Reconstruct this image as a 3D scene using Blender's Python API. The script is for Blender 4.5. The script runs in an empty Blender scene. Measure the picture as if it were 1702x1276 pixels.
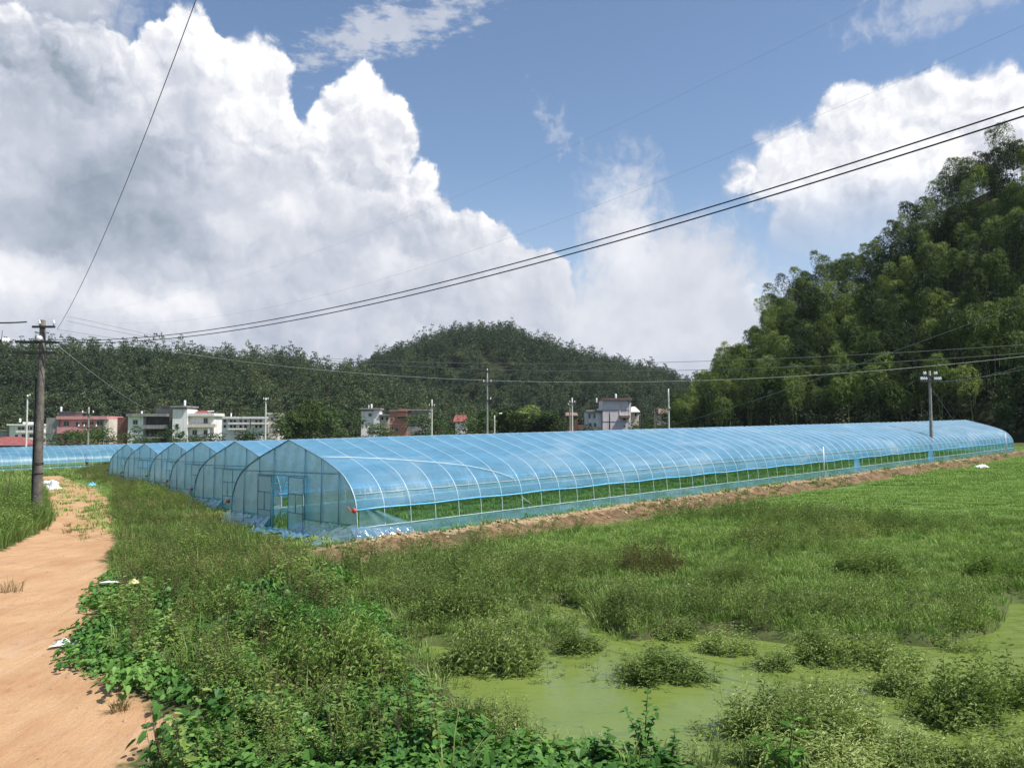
import bpy, math, random
import numpy as np
from mathutils import Vector, Matrix
random.seed(7)
rng = np.random.default_rng(7)
SC = bpy.context.scene
COL = SC.collection
# ------------------------------------------------------------------ camera
CZ = 3.2
PITCH = math.atan(74 / 1360)
cd = bpy.data.cameras.new("camera"); cam = bpy.data.objects.new("camera", cd); COL.objects.link(cam)
cd.sensor_width = 36; cd.lens = 36 * 1360 / 1702; cd.clip_start = 0.1; cd.clip_end = 8000
cam.location = (0, 0, CZ); cam.rotation_euler = (math.pi / 2 + PITCH, 0, 0)
SC.camera = cam
SC.render.resolution_x, SC.render.resolution_y = 1024, 767
# ------------------------------------------------------------------ exposure and render settings
SC.view_settings.view_transform = 'Standard'; SC.view_settings.look = 'None'
SC.view_settings.exposure = 0.48; SC.view_settings.gamma = 1.0
cy = SC.cycles
cy.transparent_max_bounces = 40; cy.max_bounces = 7; cy.diffuse_bounces = 3; cy.transmission_bounces = 5
cy.use_denoising = True; cy.caustics_reflective = False; cy.caustics_refractive = False
cy.sample_clamp_indirect = 6
# ------------------------------------------------------------------ sun
SUN_AZ, SUN_EL = math.radians(112), math.radians(58)      # azimuth clockwise from +Y (the view direction)
sd = Vector((math.sin(SUN_AZ) * math.cos(SUN_EL), math.cos(SUN_AZ) * math.cos(SUN_EL), math.sin(SUN_EL)))
sl = bpy.data.lights.new("sun", 'SUN'); sun = bpy.data.objects.new("sun", sl); COL.objects.link(sun)
sl.energy = 4.6; sl.angle = math.radians(0.53); sl.color = (1.0, 0.95, 0.87)
sun.rotation_euler = sd.to_track_quat('Z', 'Y').to_euler()
# ------------------------------------------------------------------ node helpers
class NT:
    def __init__(s, tree): s.t = tree; s.n = tree.nodes; s.l = tree.links
    def new(s, typ, **kw):
        n = s.n.new(typ)
        for k, v in kw.items(): setattr(n, k, v)
        return n
    def put(s, sock, v):
        if v is None: return
        if hasattr(v, 'is_linked') or isinstance(v, bpy.types.NodeSocket): s.l.new(v, sock)
        else:
            if isinstance(v, (tuple, list)) and sock.type == 'RGBA' and len(v) == 3: v = (*v, 1)
            sock.default_value = v
    def m(s, op, a, b=None, c=None, clamp=False):
        n = s.new('ShaderNodeMath', operation=op); n.use_clamp = clamp
        for i, v in enumerate((a, b, c)):
            if v is not None: s.put(n.inputs[i], v)
        return n.outputs[0]
    def vm(s, op, a, b=None, sc=None):
        n = s.new('ShaderNodeVectorMath', operation=op)
        s.put(n.inputs[0], a); s.put(n.inputs[1], b)
        if sc is not None: s.put(n.inputs[3], sc)
        return n.outputs['Value'] if op in ('LENGTH', 'DISTANCE', 'DOT_PRODUCT') else n.outputs[0]
    def xyz(s, x, y, z=0.0):
        n = s.new('ShaderNodeCombineXYZ'); s.put(n.inputs[0], x); s.put(n.inputs[1], y); s.put(n.inputs[2], z); return n.outputs[0]
    def sep(s, v):
        n = s.new('ShaderNodeSeparateXYZ'); s.put(n.inputs[0], v); return n.outputs
    def rng(s, v, a, b, c=0.0, d=1.0, smooth=True):
        n = s.new('ShaderNodeMapRange', interpolation_type='SMOOTHSTEP' if smooth else 'LINEAR')
        for i, q in enumerate((v, a, b, c, d)): s.put(n.inputs[i], q)
        return n.outputs[0]
    def noise(s, vec, scale, detail=4.0, rough=0.55, dim='3D', dist=0.0):
        n = s.new('ShaderNodeTexNoise', noise_dimensions=dim)
        s.put(n.inputs['Vector'], vec); n.inputs['Scale'].default_value = scale
        n.inputs['Detail'].default_value = detail; n.inputs['Roughness'].default_value = rough; n.inputs['Distortion'].default_value = dist
        return n.outputs
    def voro(s, vec, scale, detail=0.0, rough=0.5, lac=2.1, smooth=0.35, feature='SMOOTH_F1', dim='2D'):
        n = s.new('ShaderNodeTexVoronoi', voronoi_dimensions=dim, feature=feature)
        s.put(n.inputs['Vector'], vec); n.inputs['Scale'].default_value = scale
        n.inputs['Detail'].default_value = detail; n.inputs['Roughness'].default_value = rough; n.inputs['Lacunarity'].default_value = lac
        if feature == 'SMOOTH_F1': n.inputs['Smoothness'].default_value = smooth
        return n.outputs['Distance']
    def mix(s, f, a, b, mode='MIX'):
        n = s.new('ShaderNodeMix', data_type='RGBA', blend_type=mode)
        s.put(n.inputs[0], f); s.put(n.inputs[6], a); s.put(n.inputs[7], b); return n.outputs[2]
    def ramp(s, f, stops):
        n = s.new('ShaderNodeValToRGB'); e = n.color_ramp.elements
        while len(e) < len(stops): e.new(0.5)
        for i, (p, c) in enumerate(stops): e[i].position = p; e[i].color = (*c, 1)
        s.put(n.inputs[0], f); return n.outputs[0]
    def mixs(s, f, a, b):
        n = s.new('ShaderNodeMixShader'); s.put(n.inputs[0], f); s.l.new(a, n.inputs[1]); s.l.new(b, n.inputs[2]); return n.outputs[0]

def ray(px, py):
    a = (px - 851) / 1360; b = (638 - py) / 1360
    c, s = math.cos(PITCH), math.sin(PITCH)
    return (a, c - b * s, s + b * c)
# ------------------------------------------------------------------ sky: physical blue plus a bank of cumulus, by azimuth and elevation
def build_sky():
    w = bpy.data.worlds.new("World"); SC.world = w; w.use_nodes = True
    t = w.node_tree; t.nodes.clear(); k = NT(t)
    w.cycles.sampling_method = 'MANUAL'; w.cycles.sample_map_resolution = 512
    sky = k.new('ShaderNodeTexSky', sky_type='NISHITA'); sky.sun_disc = False
    sky.sun_elevation = SUN_EL; sky.sun_rotation = SUN_AZ; sky.altitude = 120; sky.air_density = 1.0; sky.dust_density = 0.6; sky.ozone_density = 2.2
    b1 = k.new('ShaderNodeBackground'); k.l.new(sky.outputs[0], b1.inputs[0]); b1.inputs[1].default_value = 0.105
    d = k.new('ShaderNodeTexCoord').outputs['Generated']
    x, y, z = k.sep(d)
    az = k.m('ARCTAN2', x, y)
    el = k.m('ARCSINE', z)
    U = k.m('MULTIPLY', az, 13.6); V = k.m('MULTIPLY', el, 13.6)
    P0 = k.xyz(U, V)
    def conv(px, py):
        v = Vector(ray(px, py)).normalized()
        return 13.6 * math.atan2(v.x, v.y), 13.6 * math.asin(v.z)
    # warped coordinates: big slow swirl
    wn = k.noise(P0, 0.9, 5, 0.6, '2D')[1]
    wv = k.vm('SUBTRACT', wn, (0.5, 0.5, 0.5))
    P1 = k.vm('ADD', P0, k.vm('SCALE', wv, sc=0.55))
    wn2 = k.noise(P0, 3.1, 4, 0.6, '2D')[1]
    P2 = k.vm('ADD', P1, k.vm('SCALE', k.vm('SUBTRACT', wn2, (0.5, 0.5, 0.5)), sc=0.30))
    def ell(P, px, py, rx, ry, rot=0.0, signed=True):
        u, v = conv(px, py)
        q = k.vm('SUBTRACT', P, (u, v, 0))
        if rot:
            n = k.new('ShaderNodeVectorRotate', rotation_type='Z_AXIS'); k.put(n.inputs['Vector'], q); n.inputs['Angle'].default_value = rot; q = n.outputs[0]
        q = k.vm('MULTIPLY', q, (100 / rx, 100 / ry, 0))
        l = k.vm('LENGTH', q)
        f = k.m('SUBTRACT', 1.0, l)
        return k.m('MULTIPLY', f, min(rx, ry) / 100) if signed else f
    def union(lst, P):
        o = None
        for a in lst:
            e = ell(P, *a); o = e if o is None else k.m('SMOOTH_MAX', o, e, 0.12)
        return o
    # cauliflower relief, evaluated here and a step towards the sun for shading
    def billow(P):
        a = k.voro(P, 1.0, 0, feature='F1'); b = k.voro(P, 2.3, 0, feature='F1'); c = k.voro(P, 5.2, 1.0, 0.5, 2.2, feature='F1')
        h = k.m('MULTIPLY_ADD', a, -0.62, 0.62); h = k.m('MULTIPLY_ADD', b, -0.32, h); h = k.m('MULTIPLY_ADD', c, -0.13, h)
        return h
    B = billow(P2)
    Bs = billow(k.vm('ADD', P2, (0.09, 0.12, 0)))
    shade = k.m('SUBTRACT', B, Bs)                      # + where the relief faces the sun
    fine = k.m('SUBTRACT', k.noise(P1, 4.0, 5, 0.58, '2D')[0], 0.5)
    soft = k.m('SUBTRACT', k.noise(P0, 1.15, 3, 0.5, '2D')[0], 0.5)
    # crisp sunlit cumulus with its mass running down to the left
    crisp = union([(318, 185, 125, 150), (425, 210, 80, 135), (225, 150, 110, 75), (595, 250, 96, 128), (655, 260, 52, 95), (705, 292, 50, 55), (420, 480, 400, 280), (690, 500, 260, 170),
                   (880, 500, 90, 115), (100, 480, 300, 400)], P1)
    crispB = union([(1420, 225, 85, 85), (1535, 235, 130, 112), (1660, 255, 130, 132), (1760, 300, 160, 140), (1330, 285, 95, 80), (1290, 300, 90, 50), (1480, 340, 220, 110), (1700, 380, 220, 120)], P1)
    body = union([(60, 0, 150, 105), (-120, 60, 260, 260), (1010, 600, 330, 150), (1040, 415, 75, 145), (1120, 490, 150, 125), (1230, 560, 130, 95), (600, 660, 1100, 130), (1300, 640, 700, 110)], P1)
    bil = k.m('SUBTRACT', B, 0.36)
    dA = k.m('MULTIPLY_ADD', bil, 0.42, crisp); dA = k.m('MULTIPLY_ADD', fine, 0.10, dA)
    dB = k.m('MULTIPLY_ADD', bil, 0.42, crispB); dB = k.m('MULTIPLY_ADD', fine, 0.14, dB)
    dC = k.m('MULTIPLY_ADD', fine, 0.75, k.m('MULTIPLY_ADD', bil, 0.35, body))
    aA = k.rng(dA, -0.02, 0.09)
    fade = k.rng(V, conv(1480, 440)[1], conv(1480, 260)[1])
    aB = k.m('MULTIPLY', k.rng(dB, -0.05, 0.16), k.m('MULTIPLY_ADD', fade, 0.80, 0.20))
    aC = k.m('MULTIPLY', k.rng(dC, -0.35, 0.45), 0.96)
    # thin streaks
    st = k.m('ADD', ell(P1, 650, 52, 190, 46, -0.30, False), k.m('MULTIPLY', k.m('SUBTRACT', k.noise(k.vm('MULTIPLY', P0, (1, 2.6, 1)), 2.2, 6, 0.65, '2D')[0], 0.5), 2.2))
    aS = k.m('MULTIPLY', k.rng(st, -0.05, 0.75), 0.80)
    s2 = k.m('ADD', ell(P1, 1570, 5, 150, 40, -0.05, False), k.m('MULTIPLY', fine, 1.6)); aS2 = k.m('MULTIPLY', k.rng(s2, -0.1, 0.9), 0.55)
    s3 = k.m('ADD', ell(P2, 920, 210, 70, 26, 0.9, False), k.m('MULTIPLY', fine, 3.0)); aS3 = k.m('MULTIPLY', k.rng(s3, 0.0, 1.0), 0.35)
    thin = k.m('MAXIMUM', aS, k.m('MAXIMUM', aS2, aS3))
    cover = k.m('MAXIMUM', k.m('MAXIMUM', aA, aB), k.m('MAXIMUM', aC, thin))
    # the rest of the dome (outside the view) carries scattered cloud too
    oth = k.rng(k.noise(d, 2.4, 5, 0.6)[0], 0.50, 0.66)
    away = k.rng(k.m('ABSOLUTE', az), 0.80, 1.25)
    cover = k.m('MAXIMUM', cover, k.m('MULTIPLY', k.m('MULTIPLY', oth, away), 0.85))
    # brightness of the cloud: sunlit crown, grey flanks, dark base patches
    def g(px, py, rx, ry, amt, rot=0.0):
        return k.m('MULTIPLY', k.rng(ell(P2, px, py, rx, ry, rot, False), 0.0, 0.9), amt)
    crown = k.m('MULTIPLY', k.rng(crisp, 1.35, 0.15), k.rng(V, conv(851, 470)[1], conv(851, 330)[1]))
    L = k.m('MULTIPLY_ADD', k.m('MULTIPLY', aA, crown), 0.23, 0.60)
    L = k.m('MULTIPLY_ADD', aB, k.m('MULTIPLY', fade, 0.22), L)
    for a in ((190, 350, 190, 110, -0.25), (330, 400, 130, 70, -0.11), (60, 190, 170, 150, -0.08), (250, 240, 130, 60, -0.17, -0.6), (70, 390, 120, 70, -0.12), (330, 250, 60, 60, -0.10, -0.6), (650, 300, 130, 40, -0.12),
              (480, 520, 180, 60, -0.06), (700, 380, 150, 60, -0.09), (180, 170, 90, 70, -0.08),
              (20, 460, 110, 70, 0.26), (255, 505, 140, 50, 0.24), (370, 385, 80, 50, 0.20), (480, 355, 70, 40, 0.22), (330, 60, 130, 50, 0.12), (430, 130, 120, 80, 0.10), (600, 150, 110, 60, 0.12), (715, 265, 50, 50, 0.14), (880, 385, 45, 30, 0.24),
              (1010, 310, 40, 40, 0.12), (1270, 480, 70, 30, 0.12), (1050, 480, 300, 160, 0.10), (1030, 380, 80, 110, 0.10), (640, 440, 60, 40, 0.08), (70, 80, 190, 90, -0.26), (60, 20, 160, 60, -0.04)):
        L = k.m('ADD', L, g(*a))
    rel = k.m('MULTIPLY', aA, k.m('MULTIPLY_ADD', crown, 0.65, 0.22)); rel = k.m('MAXIMUM', rel, k.m('MULTIPLY', aB, 0.7))
    L = k.m('ADD', L, k.m('MULTIPLY', k.m('MULTIPLY', shade, rel), 1.05))
    L = k.m('MULTIPLY_ADD', fine, 0.07, L)
    L = k.m('MULTIPLY_ADD', soft, 0.26, L)
    L = k.m('MAXIMUM', k.m('MINIMUM', L, 1.02), 0.26)
    colr = k.ramp(L, [(0.25, (0.255, 0.315, 0.385)), (0.5, (0.47, 0.51, 0.60)), (0.70, (0.69, 0.71, 0.77)), (0.90, (0.93, 0.93, 0.945)), (1.0, (1.0, 1.0, 1.0))])
    b2 = k.new('ShaderNodeBackground'); k.l.new(colr, b2.inputs[0]); b2.inputs[1].default_value = 0.80
    # pale moist air low over the hills
    low = k.m('MULTIPLY', k.rng(V, conv(851, 250)[1], conv(851, 640)[1]), 0.62)
    b3 = k.new('ShaderNodeBackground'); b3.inputs[0].default_value = (0.50, 0.60, 0.76, 1); b3.inputs[1].default_value = 0.80
    sk = k.mixs(low, b1.outputs[0], b3.outputs[0])
    o = k.new('ShaderNodeOutputWorld')
    k.l.new(k.mixs(cover, sk, b2.outputs[0]), o.inputs[0])
build_sky()
# ------------------------------------------------------------------ terrain functions
A_DIR = np.array([0.70711, 0.70711]); C_DIR = np.array([-0.70711, 0.70711])
def sstep(x, a, b):
    t = np.clip((x - a) / (b - a), 0, 1); return t * t * (3 - 2 * t)
def wob(x, y, f, seed=0.0):
    return (np.sin(x * f + 1.3 * np.sin(y * f * 0.7 + seed) + seed * 2.1) + np.sin(y * f * 1.13 + 1.7 * np.sin(x * f * 0.61 - seed) + seed) + np.sin((x + y) * f * 0.53 + seed * 3.3)) / 3.0
def tilt(x, y):
    xx = np.clip(x, -260, 170)
    t = 0.024 * xx * sstep(y, 13, 30)
    u = (-x + y) * 0.70711
    return t - 0.0065 * (np.clip(u, 24.5, 112) - 24.5) * sstep(y, 26, 36)
def plane_pt(px, py):
    d = ray(px, py); o = np.array([0, 0, CZ]); s = 10.0
    for _ in range(60):
        p = o + np.array(d) * s
        gap = p[2] - float(tilt(p[0], p[1]))
        s += gap / (abs(d[2]) + 0.02) * 0.8
        s = max(s, 1.0)
    return (o + np.array(d) * s)[:2]
def at(px, py, Y):
    d = ray(px, py); f = Y / d[1]
    return Vector((d[0] * f, Y, CZ + d[2] * f))
def poly(pts): return np.array([plane_pt(*p) for p in pts])
def pdist(P, x, y):
    """signed distance to polygon P (positive inside)"""
    x = np.asarray(x, float); y = np.asarray(y, float)
    ins = np.zeros(x.shape, bool); dm = np.full(x.shape, 1e9)
    n = len(P)
    for i in range(n):
        x1, y1 = P[i]; x2, y2 = P[(i + 1) % n]
        c = ((y1 > y) != (y2 > y)) & (x < (x2 - x1) * (y - y1) / ((y2 - y1) if y2 != y1 else 1e-9) + x1)
        ins ^= c
        ex, ey = x2 - x1, y2 - y1; L = ex * ex + ey * ey + 1e-12
        t = np.clip(((x - x1) * ex + (y - y1) * ey) / L, 0, 1)
        dm = np.minimum(dm, np.hypot(x - x1 - t * ex, y - y1 - t * ey))
    return np.where(ins, dm, -dm)
ROAD = poly([(-420, 1276), (-420, 1130), (-160, 960), (0, 915), (58, 886), (84, 868), (76, 838), (70, 815), (73, 800), (60, 792), (100, 790), (116, 797), (160, 812), (182, 830), (184, 850), (186, 880), (192, 905), (172, 930), (192, 958),
             (160, 1000), (140, 1060), (138, 1110), (235, 1160), (312, 1205), (240, 1240), (205, 1276), (190, 1330), (-420, 1330)])
POND = poly([(690, 1050), (700, 1095), (735, 1140), (800, 1185), (880, 1215), (960, 1240), (1060, 1250), (1200, 1264), (1300, 1300), (1900, 1300), (2100, 1010), (1702, 985), (1660, 985), (1640, 1030), (1540, 1055), (1400, 1042), (1330, 1052),
             (1250, 1042), (1110, 1030), (1060, 1045), (1015, 1030), (980, 1000), (920, 985), (880, 985), (900, 1010), (940, 1040), (900, 1060), (800, 1060)])
SOILSPOT = poly([(735, 1235), (790, 1228), (800, 1245), (775, 1262), (740, 1262)])
def ground(x, y):
    x = np.asarray(x, float); y = np.asarray(y, float)
    z = tilt(x, y)
    near = sstep(y, 90, 40)
    u = (-x + y) * 0.70711; v = (x + y) * 0.70711
    pd = pdist(POND, x, y)
    z = z - 0.34 * sstep(pd, -0.12, 0.45) * (y < 40)
    along = sstep(v, 9.5, 13) * sstep(v, 125, 110)
    uc = 18.85 + 0.22 * wob(x, y, 0.35, 2)
    z = z + along * (0.24 + 0.05 * wob(x, y, 2.2, 1)) * np.exp(-((u - uc) / 0.42) ** 2)
    z = z - along * 0.14 * np.exp(-((u - uc + 1.25) / 0.5) ** 2)
    rough = sstep(np.abs(u - uc + 0.3), 1.7, 0.6) * along
    z = z + rough * (0.05 * wob(x, y, 6.1, 4) + 0.035 * wob(x, y, 13.0, 6) + 0.025 * wob(x, y, 23.0, 9))
    rd = pdist(ROAD, x, y)
    z = z - 0.07 * sstep(rd, -0.1, 0.9) * near
    z = z + near * (0.030 * wob(x, y, 0.9, 3) + 0.012 * wob(x, y, 3.1, 5)) * sstep(y, 60, 30)
    z = z + near * 0.008 * wob(x, y, 9.0, 7)
    z = z + near * sstep(rd, 0.0, 0.4) * (0.022 * wob(x, y, 2.3, 15) + 0.014 * wob(x, y, 5.7, 16))
    return z
def gz(x, y): return float(ground(np.array([x]), np.array([y]))[0])

# ------------------------------------------------------------------ mesh helpers
def tag(o, label, cat, group=None, kind=None):
    o['label'] = label
    if cat: o['category'] = cat
    if group: o['group'] = group
    if kind: o['kind'] = kind
    return o
def empty(name, loc, label, cat, group=None, rz=0.0):
    o = bpy.data.objects.new(name, None); COL.objects.link(o); o.empty_display_size = 0.3
    o.location = loc; o.rotation_euler = (0, 0, rz)
    return tag(o, label, cat, group)
def link(name, me, parent=None):
    o = bpy.data.objects.new(name, me); COL.objects.link(o)
    if parent is not None: o.parent = parent
    return o
class MB:
    def __init__(s): s.v = []; s.f = []; s.mi = []; s.sm = []
    def add(s, vs, fs, mi=0, smooth=False):
        b = len(s.v); s.v += [tuple(p) for p in vs]
        for f in fs: s.f.append(tuple(i + b for i in f)); s.mi.append(mi); s.sm.append(smooth)
    def box(s, x0, x1, y0, y1, z0, z1, mi=0):
        vs = [(x, y, z) for z in (z0, z1) for y in (y0, y1) for x in (x0, x1)]
        s.add(vs, [(0, 2, 3, 1), (4, 5, 7, 6), (0, 1, 5, 4), (2, 6, 7, 3), (0, 4, 6, 2), (1, 3, 7, 5)], mi)
    def tube(s, pts, r, n=6, mi=0, cap=True):
        pts = [Vector(p) for p in pts]; rs = r if isinstance(r, (list, tuple)) else [r] * len(pts)
        vs = []; prev = None
        for i, p in enumerate(pts):
            d = (pts[min(i + 1, len(pts) - 1)] - pts[max(i - 1, 0)]); d = d.normalized() if d.length > 1e-9 else Vector((0, 0, 1))
            if prev is None: a = d.orthogonal().normalized()
            else:
                a = prev - d * prev.dot(d); a = a.normalized() if a.length > 1e-6 else d.orthogonal().normalized()
            prev = a; b = d.cross(a)
            for k in range(n):
                t = 2 * math.pi * k / n; vs.append(p + (a * math.cos(t) + b * math.sin(t)) * rs[i])
        fs = []
        for i in range(len(pts) - 1):
            for k in range(n): fs.append((i * n + k, i * n + (k + 1) % n, (i + 1) * n + (k + 1) % n, (i + 1) * n + k))
        if cap: fs.append(tuple(range(n - 1, -1, -1))); fs.append(tuple(range((len(pts) - 1) * n, len(pts) * n)))
        s.add(vs, fs, mi, True)
    def lathe(s, prof, c=(0, 0, 0), n=12, mi=0, axis='Z'):
        vs = []
        for r, h in prof:
            for k in range(n):
                t = 2 * math.pi * k / n; q = (r * math.cos(t), r * math.sin(t), h)
                if axis == 'Y': q = (q[0], q[2], q[1])
                if axis == 'X': q = (q[2], q[0], q[1])
                vs.append((q[0] + c[0], q[1] + c[1], q[2] + c[2]))
        fs = [(i * n + k, i * n + (k + 1) % n, (i + 1) * n + (k + 1) % n, (i + 1) * n + k) for i in range(len(prof) - 1) for k in range(n)]
        fs.append(tuple(range(n - 1, -1, -1))); fs.append(tuple(range((len(prof) - 1) * n, len(prof) * n)))
        s.add(vs, fs, mi, True)
    def grid(s, fn, nu, nv, mi=0, smooth=True):
        vs = [fn(i / nu, j / nv) for j in range(nv + 1) for i in range(nu + 1)]
        w = nu + 1
        s.add(vs, [(j * w + i, j * w + i + 1, (j + 1) * w + i + 1, (j + 1) * w + i) for j in range(nv) for i in range(nu)], mi, smooth)
    def mesh(s, name, mats):
        me = bpy.data.meshes.new(name); me.from_pydata(s.v, [], s.f)
        for m in (mats if isinstance(mats, (list, tuple)) else [mats]): me.materials.append(m)
        me.polygons.foreach_set('material_index', s.mi); me.polygons.foreach_set('use_smooth', s.sm); me.update(); return me
    def build(s, name, mats, parent=None): return link(name, s.mesh(name, mats), parent)
def fast_mesh(name, V, F, mats, mi=None, smooth=False, attrs=None):
    """V (n,3) and F (m,k) arrays of one polygon size"""
    me = bpy.data.meshes.new(name); V = np.ascontiguousarray(V, np.float32); F = np.ascontiguousarray(F, np.int32)
    m, kk = F.shape
    me.vertices.add(len(V)); me.vertices.foreach_set('co', V.ravel())
    me.loops.add(m * kk); me.loops.foreach_set('vertex_index', F.ravel())
    me.polygons.add(m); me.polygons.foreach_set('loop_start', np.arange(0, m * kk, kk, dtype=np.int32)); me.polygons.foreach_set('loop_total', np.full(m, kk, np.int32))
    for mm in mats: me.materials.append(mm)
    if mi is not None: me.polygons.foreach_set('material_index', np.ascontiguousarray(mi, np.int32))
    me.polygons.foreach_set('use_smooth', np.full(m, smooth, bool))
    for an, av in (attrs or {}).items():
        a = me.attributes.new(an, 'FLOAT', 'POINT'); a.data.foreach_set('value', np.ascontiguousarray(av, np.float32))
    me.update(calc_edges=True); return me

# ------------------------------------------------------------------ materials
def newmat(name):
    m = bpy.data.materials.new(name); m.use_nodes = True; t = m.node_tree; t.nodes.clear(); k = NT(t)
    o = k.new('ShaderNodeOutputMaterial'); return m, k, o
def princ(k, col, rough=0.7, metal=0.0, spec=0.4, normal=None):
    p = k.new('ShaderNodeBsdfPrincipled'); k.put(p.inputs['Base Color'], col); k.put(p.inputs['Roughness'], rough)
    k.put(p.inputs['Metallic'], metal); k.put(p.inputs['Specular IOR Level'], spec)
    if normal is not None: k.l.new(normal, p.inputs['Normal'])
    return p.outputs[0]
def bump(k, h, strength=0.5, dist=0.02):
    b = k.new('ShaderNodeBump'); k.put(b.inputs['Height'], h); b.inputs['Strength'].default_value = strength; b.inputs['Distance'].default_value = dist; return b.outputs[0]
def simple(name, c1, c2, scale=3.0, rough=0.75, metal=0.0, spec=0.35, bs=0.3, bd=0.01, streak=None):
    m, k, o = newmat(name); co = k.new('ShaderNodeTexCoord').outputs['Object']
    n = k.noise(co, scale, 5, 0.6)[0]
    f = k.rng(n, 0.3, 0.7); c = k.mix(f, c1, c2)
    if streak:                                             # rain streaks running down a wall
        s = k.noise(k.vm('MULTIPLY', co, (1.6, 1.6, 0.12)), 1.3, 5, 0.6)[0]
        c = k.mix(k.rng(s, 0.48, 0.78, 0, 0.75), c, streak)
    k.l.new(princ(k, c, rough, metal, spec, bump(k, n, bs, bd)), o.inputs[0]); return m
def leaf_mat(name, dark, mid, light, trans=0.28, rough=0.6, patch=0.35, obj=0.30):
    """foliage: colour runs with the plant's own random value and a broad natural patchiness"""
    m, k, o = newmat(name)
    a = k.new('ShaderNodeAttribute', attribute_name='tint').outputs['Fac']
    oi = k.new('ShaderNodeObjectInfo')
    geo = k.new('ShaderNodeNewGeometry')
    isl = geo.outputs['Random Per Island']
    pn = k.noise(geo.outputs['Position'], patch, 3, 0.6)[0]
    f = k.m('ADD', k.m('ADD', k.m('MULTIPLY_ADD', a, 0.56, -0.08), k.m('MULTIPLY_ADD', oi.outputs['Random'], obj, 0.15 - obj * 0.5)), k.m('ADD', k.m('MULTIPLY', isl, 0.28), k.m('MULTIPLY_ADD', pn, 0.9, -0.45)))
    c = k.ramp(f, [(0.0, dark), (0.42, mid), (0.95, light)])
    p = princ(k, c, rough, 0, 0.16)
    t = k.new('ShaderNodeBsdfTranslucent'); k.put(t.inputs[0], k.mix(1.0, c, (1.0, 1.15, 0.55), 'MULTIPLY'))
    k.l.new(k.mixs(trans, p, t.outputs[0]), o.inputs[0]); return m

def ground_mat():
    m, k, o = newmat('earth'); co = k.new('ShaderNodeTexCoord').outputs['Object']
    A = lambda n: k.new('ShaderNodeAttribute', attribute_name=n).outputs['Fac']
    n1 = k.noise(co, 0.55, 6, 0.62)[0]; n2 = k.noise(co, 3.2, 6, 0.65)[0]; n3 = k.noise(co, 24.0, 5, 0.7)[0]
    nl = k.noise(k.vm('MULTIPLY', co, (1.4, 0.45, 1)), 0.8, 5, 0.65)[0]
    peb = k.voro(co, 16.0, 1.0, 0.6, 2.3, feature='F1', dim='3D')
    # soil under the plants
    soil = k.mix(k.rng(n2, 0.3, 0.7), (0.045, 0.058, 0.019), (0.095, 0.105, 0.042))
    soil = k.mix(k.rng(n1, 0.45, 0.62, 0, 0.6), soil, (0.085, 0.130, 0.034))
    soil = k.mix(k.m('MULTIPLY', A('field'), k.rng(n2, 0.25, 0.6, 0.6, 1.0)), soil, (0.115, 0.190, 0.045))
    # the ochre track
    rc = k.mix(k.rng(n1, 0.32, 0.68), (0.44, 0.250, 0.125), (0.54, 0.350, 0.190))
    rc = k.mix(k.rng(nl, 0.52, 0.72, 0, 0.55), rc, (0.54, 0.37, 0.245))
    rut = k.noise(k.vm('MULTIPLY', co, (2.6, 0.30, 1)), 1.0, 6, 0.7, dist=0.6)[0]
    rc = k.mix(k.rng(rut, 0.50, 0.68, 0, 0.55), rc, (0.40, 0.212, 0.110))
    rc = k.mix(k.rng(rut, 0.44, 0.32, 0, 0.45), rc, (0.56, 0.39, 0.265))
    rc = k.mix(k.rng(n2, 0.54, 0.74, 0, 0.60), rc, (0.33, 0.155, 0.075))
    rc = k.mix(k.rng(n3, 0.55, 0.72, 0, 0.65), rc, (0.30, 0.17, 0.095))
    rc = k.mix(k.rng(peb, 0.16, 0.06, 0, 0.5), rc, (0.66, 0.50, 0.36))
    spk = k.voro(k.vm('ADD', co, k.vm('SCALE', k.noise(co, 3, 3, 0.6)[1], sc=0.4)), 5.0, 2.0, 0.7, 2.4, feature='F1', dim='3D')
    rc = k.mix(k.m('MULTIPLY', k.rng(spk, 0.20, 0.08), k.rng(n1, 0.42, 0.60, 0.1, 0.75)), rc, (0.20, 0.115, 0.065))
    rc = k.mix(k.rng(k.noise(co, 60, 3, 0.6)[0], 0.35, 0.65, 0, 0.35), rc, (0.30, 0.19, 0.12))
    roadf = k.rng(k.m('ADD', A('road'), k.m('MULTIPLY_ADD', n2, 0.9, -0.45)), -0.10, 0.16)
    c = k.mix(roadf, soil, rc)
    tan = k.mix(k.rng(n3, 0.35, 0.65), (0.27, 0.19, 0.105), (0.40, 0.31, 0.19)); tan = k.mix(k.rng(n2, 0.5, 0.7, 0, 0.6), tan, (0.20, 0.125, 0.065))
    mud = k.mix(k.rng(n2, 0.35, 0.65), (0.10, 0.062, 0.034), (0.235, 0.155, 0.090)); mud = k.mix(k.rng(n1, 0.5, 0.66, 0, 0.8), mud, (0.055, 0.060, 0.022))
    c = k.mix(k.rng(k.m('MULTIPLY_ADD', k.m('SUBTRACT', n2, 0.5), 1.3, A('mud')), 0.35, 0.65), c, mud)
    c = k.mix(k.rng(k.m('MULTIPLY_ADD', k.m('SUBTRACT', n2, 0.5), 1.3, A('tan')), 0.35, 0.60), c, tan)
    h = k.m('ADD', k.m('ADD', k.m('MULTIPLY', n2, 0.6), k.m('MULTIPLY', n3, 0.28)), k.m('MULTIPLY', rut, 0.7))
    k.l.new(princ(k, c, 0.92, 0, 0.15, bump(k, h, 0.65, 0.10)), o.inputs[0]); return m
M = {}
M['earth'] = ground_mat()
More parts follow.
